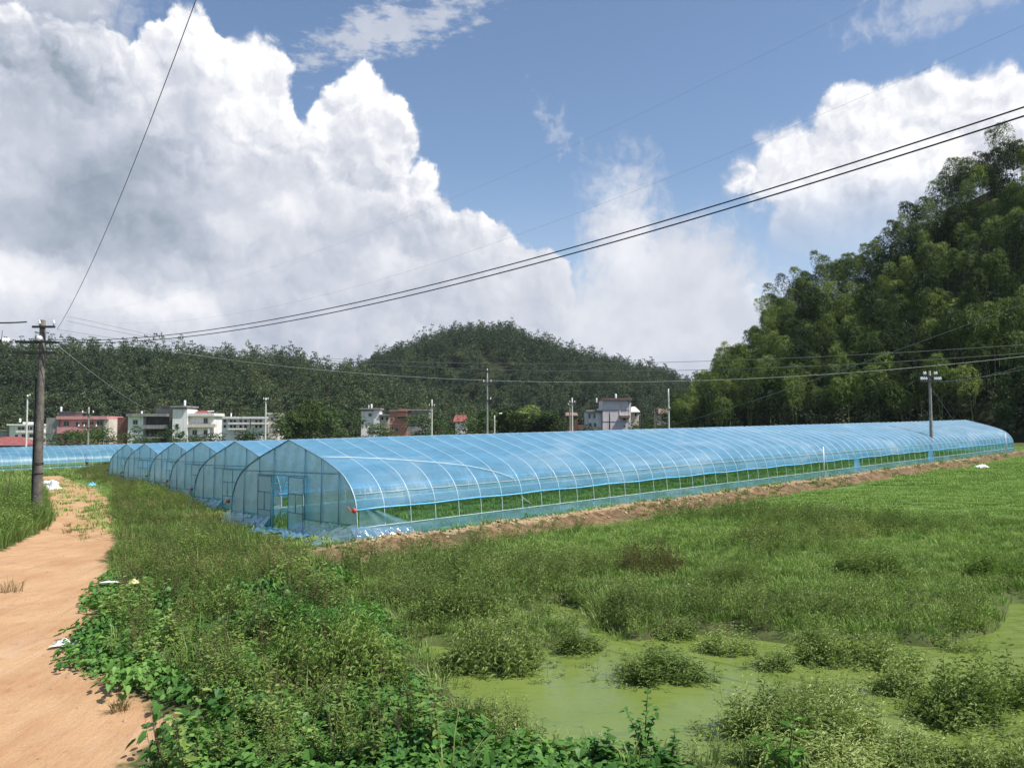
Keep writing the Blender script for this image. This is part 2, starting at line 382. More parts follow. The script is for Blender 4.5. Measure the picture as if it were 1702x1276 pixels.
def water_mat():
    m, k, o = newmat('algae_water'); co = k.new('ShaderNodeTexCoord').outputs['Object']
    n1 = k.noise(co, 0.42, 5, 0.6, dist=0.5)[0]; n2 = k.noise(k.vm('MULTIPLY', co, (1, 2.4, 1)), 1.6, 6, 0.68, dist=1.2)[0]; n3 = k.noise(co, 30, 4, 0.7)[0]
    c = k.mix(k.rng(n1, 0.3, 0.7), (0.122, 0.170, 0.034), (0.160, 0.208, 0.050))
    c = k.mix(k.rng(n2, 0.50, 0.70, 0, 0.65), c, (0.138, 0.182, 0.046))
    c = k.mix(k.rng(n2, 0.47, 0.36, 0, 0.45), c, (0.100, 0.138, 0.040))
    c = k.mix(k.rng(n3, 0.60, 0.72, 0, 0.35), c, (0.185, 0.24, 0.064))
    r = k.rng(n2, 0.4, 0.62, 0.13, 0.42)
    k.l.new(princ(k, c, r, 0, 0.20, bump(k, k.noise(co, 7, 3, 0.5)[0], 0.10, 0.02)), o.inputs[0]); return m
M['water'] = water_mat()
def film_mat(name, col, opac, tcol, gl=0.10, rough=0.18, wr=0.5, dirt=0.25):
    """thin translucent blue plastic"""
    m, k, o = newmat(name); tc = k.new('ShaderNodeTexCoord').outputs['Object']
    n = k.noise(k.vm('MULTIPLY', tc, (0.5, 1.3, 1.3)), 1.1, 5, 0.6)[0]; n2 = k.noise(k.vm('MULTIPLY', tc, (3.2, 1.0, 1.0)), 1.6, 4, 0.6)[0]
    nb = bump(k, k.m('ADD', n, k.m('MULTIPLY', n2, 0.7)), wr, 0.06)
    big = k.noise(k.vm('MULTIPLY', tc, (0.16, 0.5, 0.6)), 1.0, 4, 0.6, dist=0.8)[0]
    crease = k.noise(k.vm('MULTIPLY', tc, (5.0, 0.55, 0.55)), 1.0, 3, 0.7, dist=1.5)[0]
    c = k.mix(k.rng(n, 0.35, 0.7, 0, dirt), col, tuple(min(1, q * 1.25 + 0.06) for q in col))
    c = k.mix(k.rng(big, 0.46, 0.70, 0, dirt * 2.0), c, (0.62, 0.74, 0.84))
    c = k.mix(k.rng(crease, 0.62, 0.74, 0, dirt * 1.6), c, (0.70, 0.82, 0.90))
    d = k.new('ShaderNodeBsdfDiffuse'); k.put(d.inputs[0], c); k.l.new(nb, d.inputs['Normal'])
    t = k.new('ShaderNodeBsdfTranslucent'); k.put(t.inputs[0], c); k.l.new(nb, t.inputs['Normal'])
    tr = k.new('ShaderNodeBsdfTransparent'); tr.inputs[0].default_value = (*tcol, 1)
    g = k.new('ShaderNodeBsdfGlossy'); g.inputs['Roughness'].default_value = rough; g.inputs[0].default_value = (0.9, 0.95, 1, 1); k.l.new(nb, g.inputs['Normal'])
    body = k.mixs(0.45, d.outputs[0], t.outputs[0])
    op = k.m('ADD', k.m('MULTIPLY_ADD', k.m('ADD', k.m('SUBTRACT', n, 0.5), k.m('SUBTRACT', big, 0.5)), 0.45, opac), k.m('MULTIPLY', k.m('SUBTRACT', n2, 0.5), 0.15), clamp=True)
    s = k.mixs(op, tr.outputs[0], body)
    lw = k.new('ShaderNodeFresnel'); lw.inputs[0].default_value = 1.42
    s = k.mixs(k.m('MULTIPLY_ADD', lw.outputs[0], 0.38, gl * 0.3, clamp=True), s, g.outputs[0])
    k.l.new(s, o.inputs[0]); return m
M['film'] = film_mat('roof_film', (0.20, 0.48, 0.76), 0.48, (0.68, 0.90, 0.98), gl=0.05, rough=0.40)
M['film_end'] = film_mat('gable_film', (0.20, 0.57, 0.76), 0.54, (0.56, 0.88, 0.97), gl=0.05, wr=0.35, rough=0.3)
M['film_skirt'] = film_mat('skirt_film', (0.22, 0.48, 0.62), 0.34, (0.60, 0.86, 0.92), gl=0.2, wr=1.0)
M['film_loose'] = film_mat('loose_film', (0.58, 0.80, 0.86), 0.30, (0.74, 0.93, 0.97), gl=0.8, rough=0.24, wr=1.6)  # base colour whitened to paint in glints on the folds
M['film_flat'] = film_mat('folded_film', (0.16, 0.50, 0.80), 0.70, (0.5, 0.8, 0.95), gl=0.3, wr=1.0)
M['galv'] = simple('galvanised_pipe', (0.54, 0.66, 0.73), (0.68, 0.78, 0.83), 8, 0.42, 0.1, 0.5, 0.05)
M['gable_pipe'] = simple('slate_blue_pipe', (0.10, 0.20, 0.25), (0.16, 0.27, 0.32), 8, 0.5, 0.3, 0.5, 0.05)  # much darker and bluer than the hoop pipes
M['roller'] = simple('blue_roller', (0.10, 0.42, 0.72), (0.20, 0.52, 0.78), 5, 0.4, 0, 0.5, 0.1)
M['red'] = simple('red_plastic', (0.46, 0.050, 0.035), (0.56, 0.085, 0.055), 9, 0.45, 0, 0.5, 0.1)
M['white_plastic'] = simple('white_plastic', (0.70, 0.72, 0.74), (0.82, 0.83, 0.84), 6, 0.5, 0, 0.5, 0.5, 0.03)
M['concrete'] = simple('pole_concrete', (0.20, 0.185, 0.16), (0.33, 0.31, 0.275), 5, 0.9, 0, 0.2, 0.4, 0.01, (0.09, 0.085, 0.075))
M['dark_concrete'] = simple('old_pole_concrete', (0.095, 0.085, 0.072), (0.20, 0.18, 0.155), 4, 0.92, 0, 0.2, 0.5, 0.02, (0.05, 0.046, 0.04))
M['pale_concrete'] = simple('new_pole_concrete', (0.48, 0.47, 0.43), (0.62, 0.61, 0.57), 5, 0.9, 0, 0.2, 0.4, 0.01)
M['steel'] = simple('dark_steel', (0.035, 0.035, 0.037), (0.07, 0.068, 0.066), 9, 0.6, 0.4, 0.4, 0.2)
M['porcelain'] = simple('white_porcelain', (0.74, 0.75, 0.76), (0.84, 0.84, 0.84), 9, 0.2, 0, 0.6, 0.0)
M['cable'] = simple('black_cable', (0.012, 0.012, 0.014), (0.02, 0.02, 0.022), 6, 0.6, 0, 0.3, 0.0)
M['wire'] = simple('bare_wire', (0.16, 0.165, 0.17), (0.24, 0.245, 0.25), 6, 0.5, 0.3, 0.3, 0.0)
M['pale_wire'] = simple('aluminium_wire', (0.50, 0.52, 0.50), (0.60, 0.62, 0.60), 6, 0.5, 0.3, 0.3, 0.0)
M['white_wall'] = simple('white_render', (0.72, 0.70, 0.67), (0.84, 0.82, 0.79), 0.4, 0.9, 0, 0.2, 0.3, 0.02, (0.36, 0.35, 0.32))
M['cream_wall'] = simple('cream_tiles', (0.56, 0.50, 0.42), (0.70, 0.64, 0.55), 0.5, 0.8, 0, 0.3, 0.3, 0.02, (0.38, 0.34, 0.28))
M['grey_wall'] = simple('bare_cement', (0.20, 0.20, 0.195), (0.31, 0.305, 0.29), 0.5, 0.95, 0, 0.2, 0.3, 0.02, (0.10, 0.10, 0.095))
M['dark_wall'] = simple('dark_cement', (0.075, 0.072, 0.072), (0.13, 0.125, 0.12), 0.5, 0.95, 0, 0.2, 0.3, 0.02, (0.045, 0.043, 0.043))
M['pink_wall'] = simple('pink_tiles', (0.56, 0.245, 0.255), (0.66, 0.33, 0.33), 0.6, 0.75, 0, 0.3, 0.3, 0.02, (0.40, 0.20, 0.20))
M['lilac_wall'] = simple('pale_lilac_render', (0.64, 0.59, 0.61), (0.76, 0.71, 0.72), 0.4, 0.9, 0, 0.2, 0.3, 0.02, (0.40, 0.38, 0.39))
M['red_tile'] = simple('red_roof_tile', (0.20, 0.060, 0.060), (0.31, 0.105, 0.10), 1.5, 0.85, 0, 0.2, 0.4, 0.03)
M['brown_tile'] = simple('brown_roof_tile', (0.16, 0.11, 0.095), (0.26, 0.19, 0.165), 1.5, 0.9, 0, 0.2, 0.4, 0.03)
def brick_mat(name, a, b, mortar):
    m, k, o = newmat(name); co = k.new('ShaderNodeTexCoord').outputs['Object']
    br = k.new('ShaderNodeTexBrick'); x, y, z = k.sep(co); k.put(br.inputs['Vector'], k.xyz(k.m('ADD', x, y), z)); br.inputs['Scale'].default_value = 1.6
    for i, c in enumerate((a, b, mortar)): br.inputs[1 + i].default_value = (*c, 1)
    n = k.noise(co, 0.5, 5, 0.6)[0]; c = k.mix(k.rng(n, 0.5, 0.75, 0, 0.6), br.outputs[0], tuple(q * 0.6 for q in a))
    k.l.new(princ(k, c, 0.9, 0, 0.2, bump(k, br.outputs[1], -0.3, 0.02)), o.inputs[0]); return m
M['brick'] = brick_mat('red_brick', (0.36, 0.13, 0.085), (0.46, 0.19, 0.12), (0.42, 0.31, 0.25))
M['dark_brick'] = brick_mat('dark_red_brick', (0.17, 0.065, 0.055), (0.23, 0.09, 0.075), (0.20, 0.13, 0.11))
def glass_mat():
    m, k, o = newmat('window_glass'); co = k.new('ShaderNodeTexCoord').outputs['Object']
    c = k.mix(k.rng(k.noise(co, 0.7, 3, 0.5)[0], 0.35, 0.65), (0.012, 0.015, 0.018), (0.05, 0.055, 0.06))
    k.l.new(princ(k, c, 0.12, 0, 0.5), o.inputs[0]); return m
M['glass'] = glass_mat()
M['yellow'] = simple('yellow_plastic', (0.70, 0.62, 0.30), (0.78, 0.70, 0.38), 6, 0.5)
M['board'] = simple('weathered_board', (0.42, 0.36, 0.28), (0.56, 0.50, 0.40), 4, 0.9)
M['frame'] = simple('window_frame', (0.30, 0.30, 0.30), (0.42, 0.42, 0.42), 5, 0.6)
M['leaf_weed'] = leaf_mat('weed_leaf', (0.067, 0.121, 0.029), (0.168, 0.255, 0.062), (0.309, 0.403, 0.115))
M['leaf_marsh'] = leaf_mat('marsh_leaf', (0.094, 0.144, 0.042), (0.201, 0.277, 0.083), (0.437, 0.496, 0.201))
M['leaf_vine'] = leaf_mat('vine_leaf', (0.041, 0.119, 0.028), (0.099, 0.224, 0.048), (0.211, 0.364, 0.084), rough=0.42)
M['leaf_bright'] = leaf_mat('bright_leaf', (0.10, 0.22, 0.04), (0.18, 0.33, 0.06), (0.30, 0.45, 0.10))
M['grass'] = leaf_mat('grass_blade', (0.115, 0.190, 0.046), (0.195, 0.300, 0.076), (0.31, 0.41, 0.125), patch=0.22)
M['grass_dull'] = leaf_mat('dull_grass_blade', (0.058, 0.118, 0.029), (0.130, 0.216, 0.053), (0.270, 0.330, 0.108), patch=0.30)
M['grass_dry'] = leaf_mat('dry_grass_blade', (0.16, 0.11, 0.05), (0.28, 0.21, 0.10), (0.42, 0.34, 0.18), trans=0.15)
M['leaf_rust'] = leaf_mat('rusty_leaf', (0.105, 0.100, 0.036), (0.175, 0.160, 0.056), (0.27, 0.24, 0.10), trans=0.2)
M['stem'] = simple('green_stem', (0.07, 0.09, 0.03), (0.13, 0.13, 0.05), 9, 0.7)
M['dry_stem'] = simple('brown_stem', (0.09, 0.06, 0.035), (0.16, 0.11, 0.06), 9, 0.8)
M['bark'] = simple('tree_bark', (0.055, 0.042, 0.032), (0.11, 0.09, 0.07), 4, 0.95, bs=0.8, bd=0.05)
M['culm'] = simple('bamboo_culm', (0.10, 0.14, 0.045), (0.17, 0.20, 0.075), 2, 0.5)
M['leaf_bamboo'] = leaf_mat('bamboo_leaf', (0.022, 0.042, 0.012), (0.125, 0.178, 0.042), (0.34, 0.39, 0.115), patch=0.30, trans=0.24, obj=0.85)  # deep dark end of the colour range paints shade between the plumes
M['leaf_fir'] = leaf_mat('fir_needles', (0.022, 0.042, 0.022), (0.06, 0.094, 0.044), (0.15, 0.175, 0.075), patch=0.02, trans=0.12)
M['leaf_tree'] = leaf_mat('broad_leaf', (0.039, 0.070, 0.022), (0.078, 0.129, 0.039), (0.161, 0.210, 0.064), patch=0.05, trans=0.25)
M['hill_soil'] = simple('forest_floor', (0.016, 0.022, 0.010), (0.034, 0.040, 0.018), 0.2, 0.95, spec=0.1)

# ------------------------------------------------------------------ ground sheet and pond
def axis(segs):
    out = []
    for a, b, st in segs: out += list(np.arange(a, b, st))
    return np.array(out + [segs[-1][1]])
def build_ground():
    gx = axis([(-3200, -700, 250), (-700, -200, 50), (-200, -60, 10), (-60, -26, 1.5), (-26, -14, 0.35), (-14, 22, 0.17), (22, 40, 0.4), (40, 75, 1.0), (75, 200, 10), (200, 700, 50), (700, 3200, 250)])
    gy = axis([(-400, -40, 60), (-40, 2, 3.5), (2, 6, 0.5), (6, 34, 0.17), (34, 60, 0.4), (60, 100, 1.0), (100, 200, 8), (200, 700, 50), (700, 4200, 250)])
    X, Y = np.meshgrid(gx, gy); x, y = X.ravel(), Y.ravel()
    V = np.stack([x, y, ground(x, y)], 1)
    nx, ny = len(gx), len(gy)
    i = np.arange(nx * ny).reshape(ny, nx)
    F = np.stack([i[:-1, :-1], i[:-1, 1:], i[1:, 1:], i[1:, :-1]], -1).reshape(-1, 4)
    rd = np.maximum(pdist(ROAD, x, y), pdist(SOILSPOT, x, y))
    u = (-x + y) * 0.70711; v = (x + y) * 0.70711
    along = sstep(v, 9.0, 12) * sstep(v, 125, 110); uc = 18.85 + 0.22 * wob(x, y, 0.35, 2)
    tan = along * np.exp(-((u - uc - 0.1) / 0.36) ** 2) * (0.9 + 0.25 * wob(x, y, 1.3, 8))
    fd = sstep(v, 80, 30) * 0.5 + 0.5
    mud = along * np.exp(-((u - uc + 0.75) / (0.95 * fd)) ** 2) * (0.95 + 0.3 * wob(x, y, 0.8, 11))
    me = fast_mesh('ground', V, F, [M['earth']], smooth=True, attrs={'field': np.where((u < 17.2) & (y > 17), sstep(y, 17, 22), np.where((u > 20) & (v > 14) & (v < 100), 0.8, 0.0)), 'road': np.clip(rd, -3, 3), 'tan': tan, 'mud': mud})
    tag(link('ground', me), 'flat farmland of soil with an ochre dirt track and a muddy ditch bank beside the tunnels', 'ground', kind='structure')
    xs = np.linspace(-4, 40, 89); ys = np.linspace(3.5, 24, 42); X, Y = np.meshgrid(xs, ys); i = np.arange(X.size).reshape(X.shape)
    me = fast_mesh('water', np.stack([X.ravel(), Y.ravel(), np.full(X.size, -0.155)], 1), np.stack([i[:-1, :-1], i[:-1, 1:], i[1:, 1:], i[1:, :-1]], -1).reshape(-1, 4), [M['water']], smooth=True)
    tag(link('water', me), 'still pond thick with pale green algae among the weed clumps', 'pond', kind='structure')
build_ground()
# ------------------------------------------------------------------ film tunnels
PROF = [(0, 0), (0.02, 0.35), (0.05, 0.7), (0.10, 1.03), (0.22, 1.32), (0.40, 1.56), (0.62, 1.76), (0.88, 1.94), (1.35, 2.15), (1.88, 2.35), (2.45, 2.53), (3.03, 2.70), (3.55, 2.85), (4.0, 2.985)]
def prof_pts(n=3):
    half = []
    P = PROF
    for i in range(len(P) - 1):
        p0 = P[max(i - 1, 0)]; p1 = P[i]; p2 = P[i + 1]; p3 = P[min(i + 2, len(P) - 1)]
        for j in range(n):
            t = j / n
            f = lambda a, b, c, d: 0.5 * ((2 * b) + (-a + c) * t + (2 * a - 5 * b + 4 * c - d) * t * t + (-a + 3 * b - 3 * c + d) * t ** 3)
            half.append((f(p0[0], p1[0], p2[0], p3[0]), f(p0[1], p1[1], p2[1], p3[1])))
    half.append(P[-1])
    right = [(-4 + a, h) for a, h in half]
    left = [(4 - a, h) for a, h in half[:-1]][::-1]
    return right + left                                   # y from -4 (right, sunny side) to +4
PP = prof_pts()
PY = np.array([p[0] for p in PP]); PH = np.array([p[1] for p in PP])
HALF = len(PP) // 2
def roof_h(y):
    a = 4 - abs(y)
    return float(np.interp(a, [p[0] + 4 for p in PP[:HALF + 1]], [p[1] for p in PP[:HALF + 1]]))
SL = 0.024 * 0.70711
def sh(x, y, z): return (x, y, z + SL * (x - y))              # the site rises gently, verticals stay plumb
GL = 71
def tunnel_meshes():
    R = {}
    def arch(lo, hi, x, off=0.0): return [sh(x, p[0] * (1 + off), p[1] + off * 2) for p in PP[lo:hi]]
    m = MB(); m.tube([sh(0, p[0], p[1]) for p in PP], 0.0115, 5); R['rib'] = m.mesh('rib', M['galv'])
    # roof film between the two rolled-up sides
    i0 = next(i for i, p in enumerate(PP) if p[1] > 0.86); rows = PP[i0:len(PP) - i0]
    rr = random.Random(3); sag = [rr.uniform(0.6, 1.5) for _ in range(GL + 1)]
    nx = GL * 4; V = []
    for ix in range(nx + 1):
        x = ix / 4; fr = (x % 1); s = math.sin(math.pi * fr) * 0.030 * sag[int(min(x, GL - 1))]
        for (y, h) in rows:
            k = 1 - s * (0.35 if h > 2.9 else 1.0) * 0.35
            V.append(sh(x, y * k, h - s * (0.8 if h > 1.9 else 0.25) + 0.004))
    n = len(rows); ar = np.arange((nx + 1) * n).reshape(nx + 1, n)
    F = np.stack([ar[:-1, :-1], ar[1:, :-1], ar[1:, 1:], ar[:-1, 1:]], -1).reshape(-1, 4)
    R['roof_film'] = fast_mesh('roof_film', np.array(V), F, [M['film']], smooth=True)
    for side, nm in ((-1, 'near'), (1, 'far')):
        m = MB(); m.tube([sh(x, side * 3.93, 0.88 + 0.015 * math.sin(x * 1.7)) for x in np.arange(-0.1, GL + 0.2, 1)], 0.030, 6); R['roller' + nm] = m.mesh('roller', M['roller'])
        m = MB(); m.grid(lambda a, b: sh(a * GL, side * (4.03 + 0.05 * math.sin(a * 260 + b * 2) * b + 0.10 * (1 - b)), 0.36 * b + 0.015 * math.sin(a * 330) * b), 320, 4); R['skirt' + nm] = m.mesh('skirt_film', M['film_skirt'])
        m = MB(); m.tube([sh(x, side * 4.02, 0.36) for x in np.arange(0, GL + 1, 1)], 0.012, 5); R['rail' + nm] = m.mesh('skirt_rail', M['galv'])
        m = MB(); m.tube([sh(x, side * 3.78, 1.34) for x in np.arange(0, GL + 1, 1)], 0.008, 5); R['clip' + nm] = m.mesh('film_rail', M['galv'])
    for nm, y, h in (('ridge', 0, 2.95), ('a', 2.1, 2.38), ('b', -2.1, 2.38)):
        m = MB(); m.tube([sh(x, y, h - 0.10) for x in range(0, GL + 1, 2)], 0.010, 5); R['purlin' + nm] = m.mesh('purlin', M['galv'])
    def endfilm(x, holes):
        m = MB(); ys = sorted(set(list(np.linspace(-3.99, 3.99, 58)) + [-1.04, 0.95]))
        for a, b in zip(ys[:-1], ys[1:]):
            c = (a + b) / 2; lo = 0.0
            if holes and -1.04 <= c <= 0.95: lo = 1.81
            elif holes and c < -1.04: lo = 0.44
            for q in range(6):
                f0, f1 = q / 6, (q + 1) / 6
                w = lambda y, f: (lambda z: sh(x + 0.012 * math.sin(y * 9 + z * 3), y, z))(lo + (max(roof_h(y), lo) - lo) * f)
                m.add([w(a, f0), w(b, f0), w(b, f1), w(a, f1)], [(0, 1, 2, 3)], 0, True)
        return m
    R['front_film'] = endfilm(0.0, True).mesh('gable_film', M['film_end']); R['back_film'] = endfilm(GL, False).mesh('gable_film', M['film_end'])
    R['posts'] = []
    for y in (3.05, 1.95, 0.95, -1.04, -2.02, -3.0):
        m = MB(); m.tube([sh(-0.03, y, 0), sh(-0.03, y, roof_h(y) - 0.01)], 0.015, 6); R['posts'].append(m.mesh('gable_post', M['gable_pipe']))
    R['bars'] = []
    for pts in ([(-3.15, 1.93), (3.15, 1.93)], [(-4.0, 0.44), (-1.04, 0.44)], [(0.95, 0.44), (4.0, 0.44)], [(-1.15, 1.81), (2.05, 1.81)]):
        m = MB(); m.tube([sh(-0.05, y, h) for y, h in pts], 0.014, 6); R['bars'].append(m.mesh('cross_bar', M['gable_pipe']))
    m = MB(); m.tube([sh(-0.025, p[0], p[1] + 0.005) for p in PP], 0.019, 6); R['arch'] = m.mesh('gable_arch', M['gable_pipe'])
    # sliding door leaf: tube frame with film, local origin at its lower corner, runs along +y
    m = MB()
    for a, b in (((0, 0.05), (0, 1.76)), ((0.92, 0.05), (0.92, 1.76)), ((0, 0.05), (0.92, 0.05)), ((0, 1.76), (0.92, 1.76)), ((0, 0.62), (0.92, 0.62)), ((0, 1.22), (0.92, 1.22)), ((0.46, 0.62), (0.46, 1.22))):
        m.tube([(0, a[0], a[1]), (0, b[0], b[1])], 0.016, 5)
    R['leaf_frame'] = m.mesh('door_frame', M['gable_pipe'])
    m = MB(); m.grid(lambda a, b: (0.006 * math.sin(a * 20 + b * 9), a * 0.92, 0.02 + b * 1.74), 16, 16); R['leaf_film'] = m.mesh('door_film', M['film_end'])
    # red hand winder at the corner
    m = MB(); m.lathe([(0.02, -0.05), (0.065, -0.045), (0.078, -0.02), (0.078, 0.02), (0.065, 0.045), (0.02, 0.05)], (0, 0, 0), 12, 0, 'X'); m.tube([(-0.06, 0, 0), (-0.13, 0, 0.0), (-0.13, 0.10, 0.10), (-0.20, 0.10, 0.10)], 0.014, 5)
    R['winder'] = m.mesh('winder', M['red'])
    # crumpled apron of loose film at the foot of the gable
    r2 = random.Random(5); ph = [r2.uniform(0, 6) for _ in range(9)]
    def apron(y0, y1, depth, seed):
        def f(a, b):
            y = y0 + (y1 - y0) * a; base = 0.44 * (1 - b) ** 1.5
            fold = lambda v: 1 - 2 * abs(math.sin(v)) ** 0.7
            w = fold(a * 15 - b * 4 + ph[0] + seed + 0.8 * math.sin(b * 5 + a * 9)) * 0.05 + fold(a * 33 - b * 9 + ph[1]) * 0.028 + fold(a * 9 - b * 6 + ph[2] + seed) * 0.06
            w *= 1.35
            return sh(-0.05 - depth * (b ** 0.8) * (0.75 + 0.25 * math.sin(a * 8 + ph[3] + seed)) + w * 0.7, y, max(base + w * (0.5 + 1.1 * b * (1 - b) * 2), 0.02) + 0.02)
        m = MB(); m.grid(f, 90, 30); return m.mesh('loose_film', M['film_loose'])
    R['apron'] = apron(-4.4, -1.0, 0.95, 0.0); R['apron2'] = apron(1.0, 4.2, 0.45, 2.0)
    return R
GR = tunnel_meshes()
def tunnel(org, label, detailed=False):
    t = empty('film_tunnel', (org[0], org[1], float(tilt(org[0], org[1]))), label, 'greenhouse', 'blue film tunnel greenhouses', math.radians(45))
    L = lambda nm, me, par=t, loc=(0, 0, 0), rot=(0, 0, 0): (lambda o: (setattr(o, 'location', loc), setattr(o, 'rotation_euler', rot), o)[2])(link(nm, me, par))
    L('roof_film', GR['roof_film'])
    for i in range(0, GL + 1): L('rib', GR['rib'], t, (i, 0, SL * i))
    for nm in ('near', 'far'):
        L('roller', GR['roller' + nm]); sk = L('skirt_film', GR['skirt' + nm]); L('skirt_rail', GR['rail' + nm], sk); L('film_rail', GR['clip' + nm])
    for nm in ('ridge', 'a', 'b'): L('purlin', GR['purlin' + nm])
    g = L('gable_film', GR['front_film']); L('gable_film', GR['back_film'])
    L('gable_arch', GR['arch'])
    for me in GR['posts']: L('gable_post', me)
    for me in GR['bars']: L('cross_bar', me)
    d1 = 1.0 if detailed else 0.05; d2 = -1.1 if detailed else -0.92
    for yy, xx in ((d1, -0.09), (d2, -0.12)):
        d = L('door', GR['leaf_frame'], t, (xx, yy, -SL * yy)); L('door_film', GR['leaf_film'], d)
    L('winder', GR['winder'], t, (-0.12, -3.97, 0.88 + SL * 4)); L('winder', GR['winder'], t, (-0.12, 4.06, 0.80 - SL * 4), (math.pi, 0, 0))
    L('loose_film', GR['apron']); L('loose_film', GR['apron2'])
    if detailed:
        m = MB(); pts = []
        for q in np.linspace(0, 1, 24):                       # diagonal wind brace over the roof
            x = q * 7.4; a = 2.05 - 2.0 * q ** 1.25; y = -4 + max(a, 0.05); pts.append(sh(x, y - 0.03, roof_h(y) + 0.035 if q < 0.93 else 0.9 - (q - 0.93) * 6))
        m.tube(pts, 0.011, 6); m.build('wind_brace', M['galv'], t)
        for xp in (31, 67.5):
            m = MB(); m.tube([sh(xp, -4.22, 0), sh(xp, -4.20, 1.75)], 0.034, 8); m.build('guide_pole', M['white_plastic'], t)
        for xp, ww in ((36, 1.0), (49, 1.3)):
            m = MB(); m.grid(lambda a, b: sh(xp + (a - 0.5) * ww * (1.1 - 0.5 * b), -4.04 + 0.05 * math.sin(a * 22) * (1 - b) + 0.03 * b, 0.1 + 0.85 * b), 24, 8); m.build('side_film', M['film_flat'], t)
        m = MB(); m.grid(lambda a, b: sh(0.05 + a * (1.9 - 1.2 * b), -4.0 + 0.02 * math.sin(a * 15), 0.36 + (0.9 - 0.36) * b * (1 - 0.15 * a)), 16, 8); m.build('side_film', M['film_skirt'], t)
        rr = random.Random(8)
        def flat(a, b):
            y = 1.0 - 3.3 * a; x = -0.15 - (0.55 + 0.45 * math.sin(a * 5 + 0.5) ** 2) * b
            return sh(x, y, 0.05 + 0.05 * math.sin(a * 31 + b * 6) * b + 0.03 * math.sin(a * 57 - b * 17) + 0.03)
        m = MB(); m.grid(flat, 60, 16); m.build('folded_film', M['film_flat'], t)
        def corner(a, b):
            fold = 1 - 2 * abs(math.sin(a * 17 + b * 3 + math.sin(b * 6))) ** 0.7; f2 = 1 - 2 * abs(math.sin(a * 41 - b * 7)) ** 0.7; w = fold * 0.045 + f2 * 0.025
            return sh(-0.35 + a * 2.3, -4.06 - 0.55 * b ** 0.8 * (1 - 0.55 * a) + w * 0.6, max(0.40 * (1 - 0.45 * a) * (1 - b) ** 1.4 + w * (0.3 + b), 0.02) + 0.03)
        m = MB(); m.grid(corner, 80, 24); m.build('loose_film', M['film_skirt'], t)
        def scrap(a, b): return sh(-1.5 + 0.7 * b + 0.2 * math.sin(a * 6), -3.3 - 1.2 * a, 0.06 + 0.05 * math.sin(a * 19 + b * 9) + 0.02 * math.sin(b * 33 + a * 41))
        m = MB(); m.grid(scrap, 36, 16); m.build('loose_film', M['film_loose'], t)
    return t
def up(org, du, dv): return (org[0] + C_DIR[0] * du + A_DIR[0] * dv, org[1] + C_DIR[1] * du + A_DIR[1] * dv)
o1 = (-7.38, 27.2)
orgs = [o1]
for dv in (2.68, 2.63, 2.4, 1.66, 2.05): orgs.append(up(orgs[-1], 9.2, dv))
LBL = ['nearest blue film tunnel with its sliding door ajar and loose plastic heaped at the corner', 'blue film tunnel second in the row, right behind the one with the open door',
       'third blue film tunnel of the row, its pointed gable partly behind the second one', 'fourth blue film tunnel of the row, between the third and the fifth gables',
       'fifth blue film tunnel of the row, next to the last gable by the grass', 'last gable of the tunnel row, furthest along the track beside the grass']
for i, (og, lb) in enumerate(zip(orgs, LBL)): tunnel(og, lb, i == 0)
bu, bv = 115.0, -14.0
tunnel(((bv - bu) * 0.70711, (bv + bu) * 0.70711), 'blue film tunnel lying sideways behind the left field, seen along its flank')

# ------------------------------------------------------------------ poles
def insulator_mesh():
    m = MB(); m.lathe([(0.018, -0.10), (0.018, 0.0), (0.055, 0.0), (0.062, 0.03), (0.035, 0.05), (0.050, 0.07), (0.050, 0.10), (0.025, 0.125), (0.03, 0.15), (0.008, 0.16)], n=10)
    return m.mesh('insulator', M['porcelain'])
INS = insulator_mesh()
def pole(x, y, h, label, r0=0.16, r1=0.10, matn='concrete', arms=(), lean=(0, 0), group=None, rz=0.0, nm='utility_pole', sc=1.0, z=None):
    z = gz(x, y) if z is None else z
    t = empty(nm, (x, y, z), label, 'utility pole', group, rz)
    m = MB(); m.tube([(lean[0] * q * h, lean[1] * q * h, -0.4 + (h + 0.4) * q) for q in np.linspace(0, 1, 9)], [r0 + (r1 - r0) * q for q in np.linspace(0, 1, 9)], 14); m.build('shaft', M[matn], t)
    for (ah, aw, pos, off) in arms:
        cx = lean[0] * ah; cyy = lean[1] * ah - 0.14
        m = MB(); m.box(cx - aw / 2 + off, cx + aw / 2 + off, cyy - 0.04, cyy + 0.04, ah - 0.045, ah + 0.045); m.box(cx - 0.16, cx + 0.16, cyy + 0.04, cyy + 0.10, ah - 0.03, ah + 0.03)
        arm = m.build('crossarm', M['steel'], t)
        for p in pos:
            o = link('insulator', INS, arm); o.location = (cx + p + off, cyy, ah + 0.045 + 0.08 * sc); o.scale = (sc, sc, sc)
    return t
